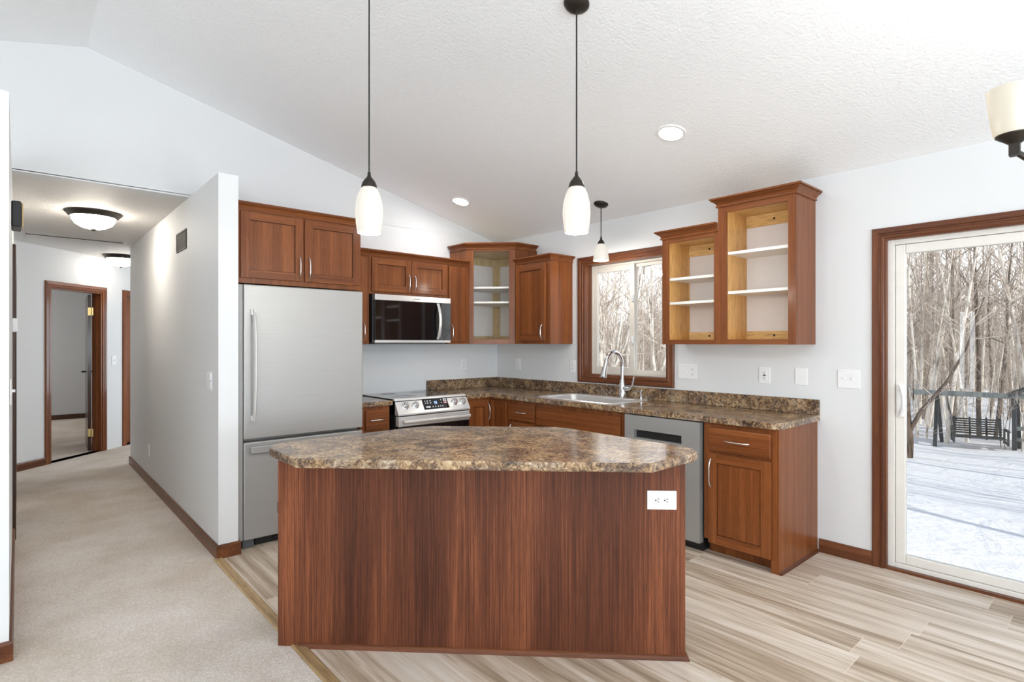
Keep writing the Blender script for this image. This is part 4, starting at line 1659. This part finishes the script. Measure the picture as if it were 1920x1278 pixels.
# hall flush dome lights
for x, y, r, lab in ((0.480, 5.90, 0.200, 'nearer flush dome ceiling light in the hall'), (0.975, 8.58, 0.195, 'farther flush dome ceiling light in the hall')):
    c = empty('dome_light', (x, y, HC), 0, lab, 'ceiling light', 'hall dome lights')
    k = r / 0.2
    MB().lathe([(0, 0), (0.200 * k, 0.0), (0.200 * k, -0.008), (0.185 * k, -0.020), (0.176 * k, -0.034), (0.164 * k, -0.044), (0.158 * k, -0.042), (0.158 * k, -0.01), (0, -0.01)], 40).build('pan', 'bronze', c, smooth=35)
    MB().lathe([(0.157 * k, -0.030), (0.150 * k, -0.066), (0.128 * k, -0.100), (0.085 * k, -0.126), (0.04 * k, -0.138), (0, -0.140)], 40).build('glass_dome', 'dome_glass' if y < 7 else 'dome_glass_dim', c, smooth=60)
    MB().lathe([(0, -0.139), (0.022, -0.141), (0.020, -0.147), (0.008, -0.150), (0.0, -0.158)], 16).build('finial', 'bronze', c, smooth=40)

# smoke detector and attic hatch
c = empty('attic_hatch', (0.46, 7.70, HC), 0, 'flat attic hatch panel in the hall ceiling', 'hatch')
m = MB().box(-0.40, 0.40, -0.23, 0.23, -0.012, 0.0)
m.build('hatch_panel', 'hall_ceiling_paint', c)
m = MB().box(-0.405, 0.405, -0.245, -0.2305, -0.006, 0.0)
m.build('shadow_gap', 'vent_dark', c)

# dining chandelier, one shade reaching into the picture
ccx, ccy = 2.335, 0.035
zsh = 1.990
c = empty('chandelier', (ccx, ccy, cz(ccx)), 0, 'bronze chandelier with white glass shades at the right picture edge', 'lamp')
zc = cz(ccx)
MB().lathe([(0, -0.03), (0.03, -0.028), (0.06, -0.012), (0.065, 0), (0, 0)], 28).build('canopy', 'bronze', c, rot=(0, math.atan(SL), 0), smooth=40)
MB().tube([(0, 0, -0.02), (0, 0, 1.86 - zc)], 0.008, 10).build('stem', 'bronze', c, smooth=50)
MB().lathe([(0, 0.06), (0.014, 0.055), (0.030, 0.03), (0.034, 0.0), (0.024, -0.03), (0.0, -0.05)], 24, (0, 0, 1.85 - zc)).build('hub', 'bronze', c, smooth=40)
a0 = math.atan2(0.240 - ccy, 2.138 - ccx)
for k in range(3):
    a = a0 + 2 * PI * k / 3
    ux, uy = math.cos(a), math.sin(a)
    R_ = math.hypot(0.240 - ccy, 2.138 - ccx)
    arm = MB()
    pts = [(ux * R_ * t, uy * R_ * t, 1.85 - zc - 0.02 + 0.085 * t * t + 0.03 * t) for t in (0.1, 0.3, 0.5, 0.7, 0.85, 1.0)]
    arm.tube(pts, 0.0085, 8)
    bx, by, bz = ux * R_, uy * R_, zsh - zc
    arm.box(bx - 0.012, bx + 0.012, by - 0.012, by + 0.012, bz - 0.058, bz - 0.02)
    ao = arm.build('arm', 'bronze', c, smooth=40)
    MB().lathe([(0, -0.024), (0.014, -0.024), (0.026, -0.014), (0.044, -0.001), (0.044, 0.002), (0, 0.002)], 24, (bx, by, bz)).build('cup', 'bronze', ao, smooth=40)
    MB().lathe([(0.0, 0.0025), (0.046, 0.0025), (0.048, 0.006), (0.054, 0.04), (0.0610, 0.095), (0.0640, 0.134), (0.0610, 0.134), (0.051, 0.04), (0.045, 0.010), (0.0, 0.006)], 36, (bx, by, bz)).build('glass_shade', 'opal_glass_warm', ao, smooth=40)
    ld = bpy.data.lights.new('bulb', 'POINT')
    ld.energy = 5.5
    ld.color = (1.0, 0.95, 0.88)
    ld.shadow_soft_size = 0.025
    lo = bpy.data.objects.new('bulb', ld)
    COL.objects.link(lo)
    lo.parent = c
    lo.location = (bx, by, bz + 0.085)

# ================================================================== outdoors
def gz(x, y):
    """Height of the snow: falls away from the house, then levels into the woods."""
    t = max(0.0, min(1.0, (x - 4.3) / 11.0))
    z = -0.24 - 1.0 * (t * t * (3 - 2 * t))
    t2 = max(0.0, (x - 20) / 25.0)
    z += 0.7 * min(1.3, t2) ** 1.3
    z += 0.05 * math.sin(x * 0.9 + y * 0.4) + 0.04 * math.sin(y * 1.1 - x * 0.3)
    return z


m = MB()
NX, NY = 72, 80
for i in range(NX + 1):
    for j in range(NY + 1):
        x = 4.19 + (i / NX) ** 1.5 * 66
        y = -14 + 84 * j / NY
        m.v.append((x, y, gz(x, y) + (random.random() - 0.5) * 0.02))
for i in range(NX):
    for j in range(NY):
        a = i * (NY + 1) + j
        m.f.append((a, a + NY + 1, a + NY + 2, a + 1))
        m.mi.append(0)
sn = m.build('ground_snow', 'snow', None, smooth=180)
tag(sn, 'snow covered yard sloping down to the woods', None, None, 'structure')
# snow south of the house that the living room windows look at
m = MB().box(-40, 4.0, -40, -3.7, -0.6, -0.35)
tag(m.build('ground_yard', 'snow', None), 'snow covered ground in front of the house', None, None, 'structure')

rnd = random.Random(11)


def branchy(mb, p0, d0, length, r0, depth, twigs, nseg=5, sides=5):
    """A wandering tapered limb with child limbs; depth 0 goes to the trunk mesh, deeper to twigs."""
    p = Vector(p0)
    d = Vector(d0).normalized()
    pts, rs = [p.copy()], [r0]
    w_ = 0.035 if depth == 0 else 0.10
    for i in range(nseg):
        d = (d + Vector((rnd.gauss(0, w_) , rnd.gauss(0, w_), rnd.gauss(0.03, 0.04)))).normalized()
        p = p + d * (length / nseg)
        pts.append(p.copy())
        rs.append(max(0.003, r0 * (1 - 0.85 * (i + 1) / nseg)))
    (mb if depth == 0 else twigs).tube(pts, rs, sides if depth == 0 else (4 if depth == 1 else 3), caps=False)
    return pts, rs


def make_tree(name, h, r, nb, lean, bark_m, twig_m, low=0.25, stems=1):
    root = empty(name)
    tr, tw = MB(), MB()
    for s in range(stems):
        a = rnd.uniform(0, 2 * PI)
        off = (0.0, 0.0) if s == 0 else (math.cos(a) * rnd.uniform(0.15, 0.5), math.sin(a) * rnd.uniform(0.15, 0.5))
        hh = h * (1 if s == 0 else rnd.uniform(0.6, 0.95))
        rr = r * (1 if s == 0 else rnd.uniform(0.45, 0.8))
        ld = Vector((lean * math.cos(a), lean * math.sin(a), 1))
        pts, rs = branchy(tr, (off[0], off[1], -0.35), ld, hh, rr, 0, tw, nseg=8, sides=6)
        for b in range(nb):
            t = rnd.uniform(low, 0.97)
            k = min(len(pts) - 2, int(t * (len(pts) - 1)))
            f = t * (len(pts) - 1) - k
            q = pts[k].lerp(pts[k + 1], f)
            rad = rs[k] * 0.45
            az = rnd.uniform(0, 2 * PI)
            bl = hh * rnd.uniform(0.12, 0.30) * (1.15 - 0.6 * t)
            bd = Vector((math.cos(az), math.sin(az), rnd.uniform(0.5, 1.7)))
            bp, br = branchy(tr, q, bd, bl, max(0.008, rad), 1, tw, nseg=4)
            for c_ in range(4):
                k2 = rnd.randint(1, 3)
                cd_ = (bp[k2 + 1] - bp[k2]).normalized() + Vector((rnd.gauss(0, 0.6), rnd.gauss(0, 0.6), rnd.gauss(0.25, 0.4)))
                branchy(tr, bp[k2], cd_, bl * rnd.uniform(0.3, 0.6), 0.007, 2, tw, nseg=3)
    tr.build('trunk', bark_m, root, smooth=180)
    tw.build('branches', twig_m, root, smooth=180)
    return root


protos = []
KINDS = [
    ('bare_tree', 11.0, 0.075, 20, 0.04, 'birch_bark', 'twig_bark', 0.35, 1, 'pale slender bare tree in the winter woods'),
    ('bare_tree', 9.5, 0.055, 16, 0.09, 'birch_bark', 'twig_bark', 0.3, 2, 'pale twin stemmed bare tree in the winter woods'),
    ('bare_tree', 12.0, 0.10, 20, 0.03, 'grey_bark', 'grey_bark', 0.35, 1, 'grey bare tree with a straight trunk in the winter woods'),
    ('bare_tree', 10.0, 0.07, 18, 0.12, 'dark_bark', 'grey_bark', 0.25, 2, 'dark leaning bare tree in the winter woods'),
    ('bare_sapling', 6.0, 0.026, 12, 0.10, 'grey_bark', 'twig_bark', 0.2, 6, 'clump of thin grey bare saplings in the winter woods'),
    ('bare_sapling', 7.0, 0.032, 12, 0.13, 'birch_bark', 'twig_bark', 0.2, 5, 'clump of pale bare saplings in the winter woods'),
    ('bare_sapling', 5.0, 0.022, 12, 0.16, 'dark_bark', 'dark_bark', 0.15, 6, 'clump of dark bare saplings in the winter woods'),
]
for nm, h, r, nb, lean, bm1, bm2, low, st, lab in KINDS:
    t = make_tree(nm, h, r, nb, lean, bm1, bm2, low, st)
    tag(t, lab, 'tree', lab.replace(' in the winter woods', '').replace('clump of ', '') + ' group')
    protos.append(t)
used = [False] * len(protos)


def plant(k, x, y, s=1.0, label=None):
    z = gz(x, y)
    p = protos[k]
    if not used[k]:
        o = p
        used[k] = True
        o.location = (x, y, z)
        o.rotation_euler = (0, 0, rnd.uniform(0, 6.28))
    else:
        o = dup(p, (x, y, z), rnd.uniform(0, 6.28))
    o.scale = (s, s, s * rnd.uniform(0.9, 1.1))
    return o


# woods: two wedges seen through the patio door and the kitchen window, then a thin spread around them
for a0_, a1_, n in ((0.085, 0.27, 100), (0.62, 0.90, 84), (0.27, 0.62, 24), (0.90, 1.35, 14), (-0.60, 0.085, 30)):
    for i in range(n):
        d = 18.5 + 30 * ((i + rnd.random()) / n) ** 1.15
        if a0_ > 0.5:
            d = 13 + 32 * ((i + rnd.random()) / n) ** 1.15
        s_ = rnd.uniform(a0_, a1_)
        x, y = d, d * s_
        k = rnd.choice((0, 0, 1, 2, 3, 4, 4, 5, 5, 6))
        if s_ > 0.5 and k in (2, 3, 6):
            k = 5
        plant(k, x, y, rnd.uniform(0.65, 1.05))

# trees at the south edge of the yard, whose shadows cross the snow
for x, y, k in ((6.4, -6.5, 2), (7.6, -9.0, 0), (8.7, -7.0, 1), (9.9, -10.0, 2), (11.0, -7.5, 3), (12.3, -9.5, 1), (13.6, -7.0, 2), (15.0, -9.0, 0), (16.3, -6.5, 3)):
    plant(k, x, y, 1.0)

# distant brush that nobody could count
m = MB()
for i in range(5200):
    d = rnd.uniform(34, 62)
    s_ = rnd.choice((rnd.uniform(0.03, 0.33), rnd.uniform(0.55, 0.95), rnd.uniform(-0.1, 1.0)))
    x, y = d, d * s_
    z = gz(x, y) - 0.1
    h = rnd.uniform(1.8, 5.2)
    lx, ly = rnd.gauss(0, 0.10) * h, rnd.gauss(0, 0.10) * h
    r = rnd.uniform(0.014, 0.042)
    m.tube([(x, y, z), (x + lx * 0.4, y + ly * 0.4, z + h * 0.5), (x + lx, y + ly, z + h)], [r, r * 0.7, 0.006], 3, rnd.choice((0, 0, 1, 2, 2)), caps=False)
br = m.build('brush', ['twig_bark', 'birch_bark', 'dark_bark'], None)
tag(br, 'dense tangle of thin bare stems far back in the woods', 'brush', None, 'stuff')


def own_tree(name, label, x, y, limbs, bark_m, twig_m, nb=14):
    root = empty(name, (x, y, gz(x, y)), 0, label, 'tree')
    tr, tw = MB(), MB()
    for pts, r in limbs:
        n = len(pts)
        tr.tube(pts, [r * (1 - 0.8 * i / (n - 1)) for i in range(n)], 8, caps=False)
        for b in range(nb):
            k = rnd.randint(1, n - 2)
            q = Vector(pts[k]).lerp(Vector(pts[k + 1]), rnd.random())
            bd = Vector((rnd.gauss(0, 0.5), rnd.gauss(0, 0.6), rnd.uniform(-0.1, 0.8)))
            bp, _ = branchy(tr, q, bd, rnd.uniform(0.4, 1.4), 0.012, 1, tw, nseg=4)
            for c_ in range(2):
                branchy(tr, bp[2], bd + Vector((rnd.gauss(0, 0.6), rnd.gauss(0, 0.6), 0.1)), rnd.uniform(0.3, 0.7), 0.006, 2, tw, nseg=3)
    tr.build('trunk', bark_m, root, smooth=180)
    tw.build('branches', twig_m, root, smooth=180)
    return root


own_tree('bare_tree', 'dark tree with a long slanting branch just left of the yard swing', 15.3, 3.60,
         [([(0, 0, -0.3), (0.0, -0.05, 0.4), (0.0, -0.02, 1.0), (0.05, 0.05, 2.2), (0.1, 0.02, 4.2)], 0.14),
          ([(0, -0.03, 0.5), (0.0, -0.30, 1.1), (0, -0.75, 1.75), (0, -1.1, 2.5), (0, -1.4, 3.6)], 0.055)], 'dark_bark', 'twig_bark', 10)
own_tree('bare_tree', 'pale forked tree close behind the left pane of the kitchen window', 10.2, 8.35,
         [([(0, 0, -0.3), (0.0, -0.15, 0.8), (0.0, -0.35, 1.6), (0.0, -0.55, 2.6), (0, -0.7, 4.6)], 0.055),
          ([(0, -0.2, 1.0), (0.0, 0.15, 1.5), (0.0, 0.45, 2.2), (0, 0.7, 3.4)], 0.040),
          ([(0, -0.35, 1.6), (0.0, -0.7, 2.2), (0.0, -0.95, 3.0), (0, -1.2, 4.2)], 0.032)], 'birch_bark', 'birch_bark', 12)
own_tree('bare_tree', 'white forked tree behind the right pane of the kitchen window', 10.8, 7.30,
         [([(0, 0, -0.3), (0.0, 0.04, 1.0), (0.0, 0.06, 2.2), (0.0, 0.12, 5.0)], 0.06),
          ([(0, 0.02, 1.3), (0.0, -0.30, 2.0), (0.0, -0.45, 2.9), (0, -0.6, 4.2)], 0.035)], 'birch_bark', 'birch_bark', 12)

# ---- yard swing: frame and hanging bench
def ray_pt(px, t):
    """A point on the snow below a bearing of the camera, at forward distance t."""
    yaw = math.radians(41.545)
    u = (px - 960) / 1045
    return ((math.sin(yaw) + u * math.cos(yaw)) * t, (math.cos(yaw) - u * math.sin(yaw)) * t)


TS = 14.4
ax, ay = ray_pt(1757, TS + 0.5)
bx, by = ray_pt(1902, TS - 0.5)
ex, ey = ray_pt(1714, TS + 0.8)
g0 = gz(ax, ay)
sc_ = empty('yard_swing', (ax, ay, g0), 0, 'weathered wooden swing frame standing in the snowy yard', 'swing')
zb_ = 1.396 - (739 - 642.5) / 1045 * TS - g0


def rel(x, y, z):
    return (x - ax, y - ay, z)


def bar(mb, p, q, wd, ht):
    p, q = Vector(p), Vector(q)
    d = (q - p).normalized()
    up = Vector((0, 0, 1)) if abs(d.z) < 0.8 else Vector((1, 0, 0))
    x = d.cross(up).normalized() * (wd / 2)
    y = x.cross(d).normalized() * (ht / 2)
    b = len(mb.v)
    for c_ in (p, q):
        for sx, sy in ((-1, -1), (1, -1), (1, 1), (-1, 1)):
            mb.v.append(tuple(c_ + x * sx + y * sy))
    for qd in ((3, 2, 1, 0), (4, 5, 6, 7), (0, 1, 5, 4), (1, 2, 6, 5), (2, 3, 7, 6), (3, 0, 4, 7)):
        mb.f.append(tuple(b + i for i in qd))
        mb.mi.append(0)


dirv = Vector((bx - ax, by - ay, 0)).normalized()
perp = Vector((-dirv.y, dirv.x, 0))
m = MB()
p_end = Vector(rel(bx, by, zb_)) + dirv * 2.2
bar(m, rel(ex, ey, zb_), tuple(p_end), 0.09, 0.13)
m.build('beam', 'weathered_wood', sc_, bevel=0.01)
for off, top in ((-0.42, -0.06), (0.50, 0.06)):
    m = MB()
    p = Vector((0, 0, 0)) + perp * off + dirv * (-0.03 if off < 0 else 0.10)
    q = Vector((0, 0, 0)) + perp * top
    bar(m, (p.x, p.y, -0.3), (q.x, q.y, zb_ - 0.06), 0.075, 0.075)
    m.build('leg', 'dark_slat', sc_)
for off in (-0.05, 0.35):
    m = MB()
    p = Vector(rel(bx, by, 0)) + perp * off + dirv * (0.0 if off < 0 else 0.12)
    q = Vector(rel(bx, by, 0)) + perp * (0.0 if off < 0 else 0.12) + dirv * (0 if off < 0 else 0.05)
    bar(m, (p.x, p.y, -0.45), (q.x, q.y, zb_ - 0.06), 0.085, 0.085)
    m.build('leg', 'dark_slat', sc_)
m = MB()
p = Vector(rel(bx, by, zb_ - 0.80))
bar(m, tuple(p), tuple(p + dirv * 2.0), 0.05, 0.10)
p = Vector(rel(bx, by, zb_ - 1.08))
bar(m, tuple(p), tuple(p + dirv * 2.0), 0.05, 0.08)
m.build('side_rail', 'weathered_wood', sc_)
m = MB()
p = Vector(rel(bx, by, zb_ + 0.02)) - dirv * 0.12
bar(m, tuple(p), tuple(p + dirv * 0.9 + Vector((0, 0, 0.48))), 0.9, 0.05)
m.build('small_roof', 'dark_slat', sc_)

# bench hanging from the beam
b0x, b0y = ray_pt(1783, TS + 0.25)
b1x, b1y = ray_pt(1888, TS - 0.35)
bl = math.hypot(b1x - b0x, b1y - b0y)
ang = math.atan2(b1y - b0y, b1x - b0x)
bz0 = 1.396 - (829 - 642.5) / 1045 * TS
bn = empty('swing_bench', (b0x, b0y, bz0), ang, 'dark slatted bench swing hanging in the snowy yard', 'bench')
m = MB()
for k in range(5):
    m.box(0.06, bl - 0.06, -0.42 + k * 0.095, -0.345 + k * 0.095, 0.16, 0.185)
m.build('seat', 'dark_slat', bn)
m = MB()
for k in range(7):
    z = 0.22 + k * 0.058
    m.box(0.08, bl - 0.08, 0.06 + k * 0.012, 0.08 + k * 0.012, z, z + 0.036)
for x in (0.08, bl * 0.36, bl * 0.66, bl - 0.11):
    bar(m, (x, 0.085, 0.08), (x, 0.17, 0.64), 0.04, 0.04)
m.build('backrest', 'dark_slat', bn)
for x in (0.0, bl - 0.06):
    m = MB()
    m.box(x, x + 0.06, -0.46, 0.10, 0.36, 0.39)
    m.box(x, x + 0.04, -0.44, -0.39, 0.02, 0.36)
    m.box(x, x + 0.04, 0.04, 0.09, 0.02, 0.36)
    m.box(x, x + 0.04, -0.44, 0.09, 0.04, 0.09)
    m.build('armrest', 'dark_slat', bn)
ztop = g0 + zb_ - bz0
for x, s in ((0.03, 1), (bl - 0.03, -1)):
    for yy in (-0.42, 0.06):
        MB().tube([(x, yy, 0.38), (x - s * 0.12, -0.05, ztop - 0.05)], 0.008, 5).build('chain', 'dark_slat', bn)
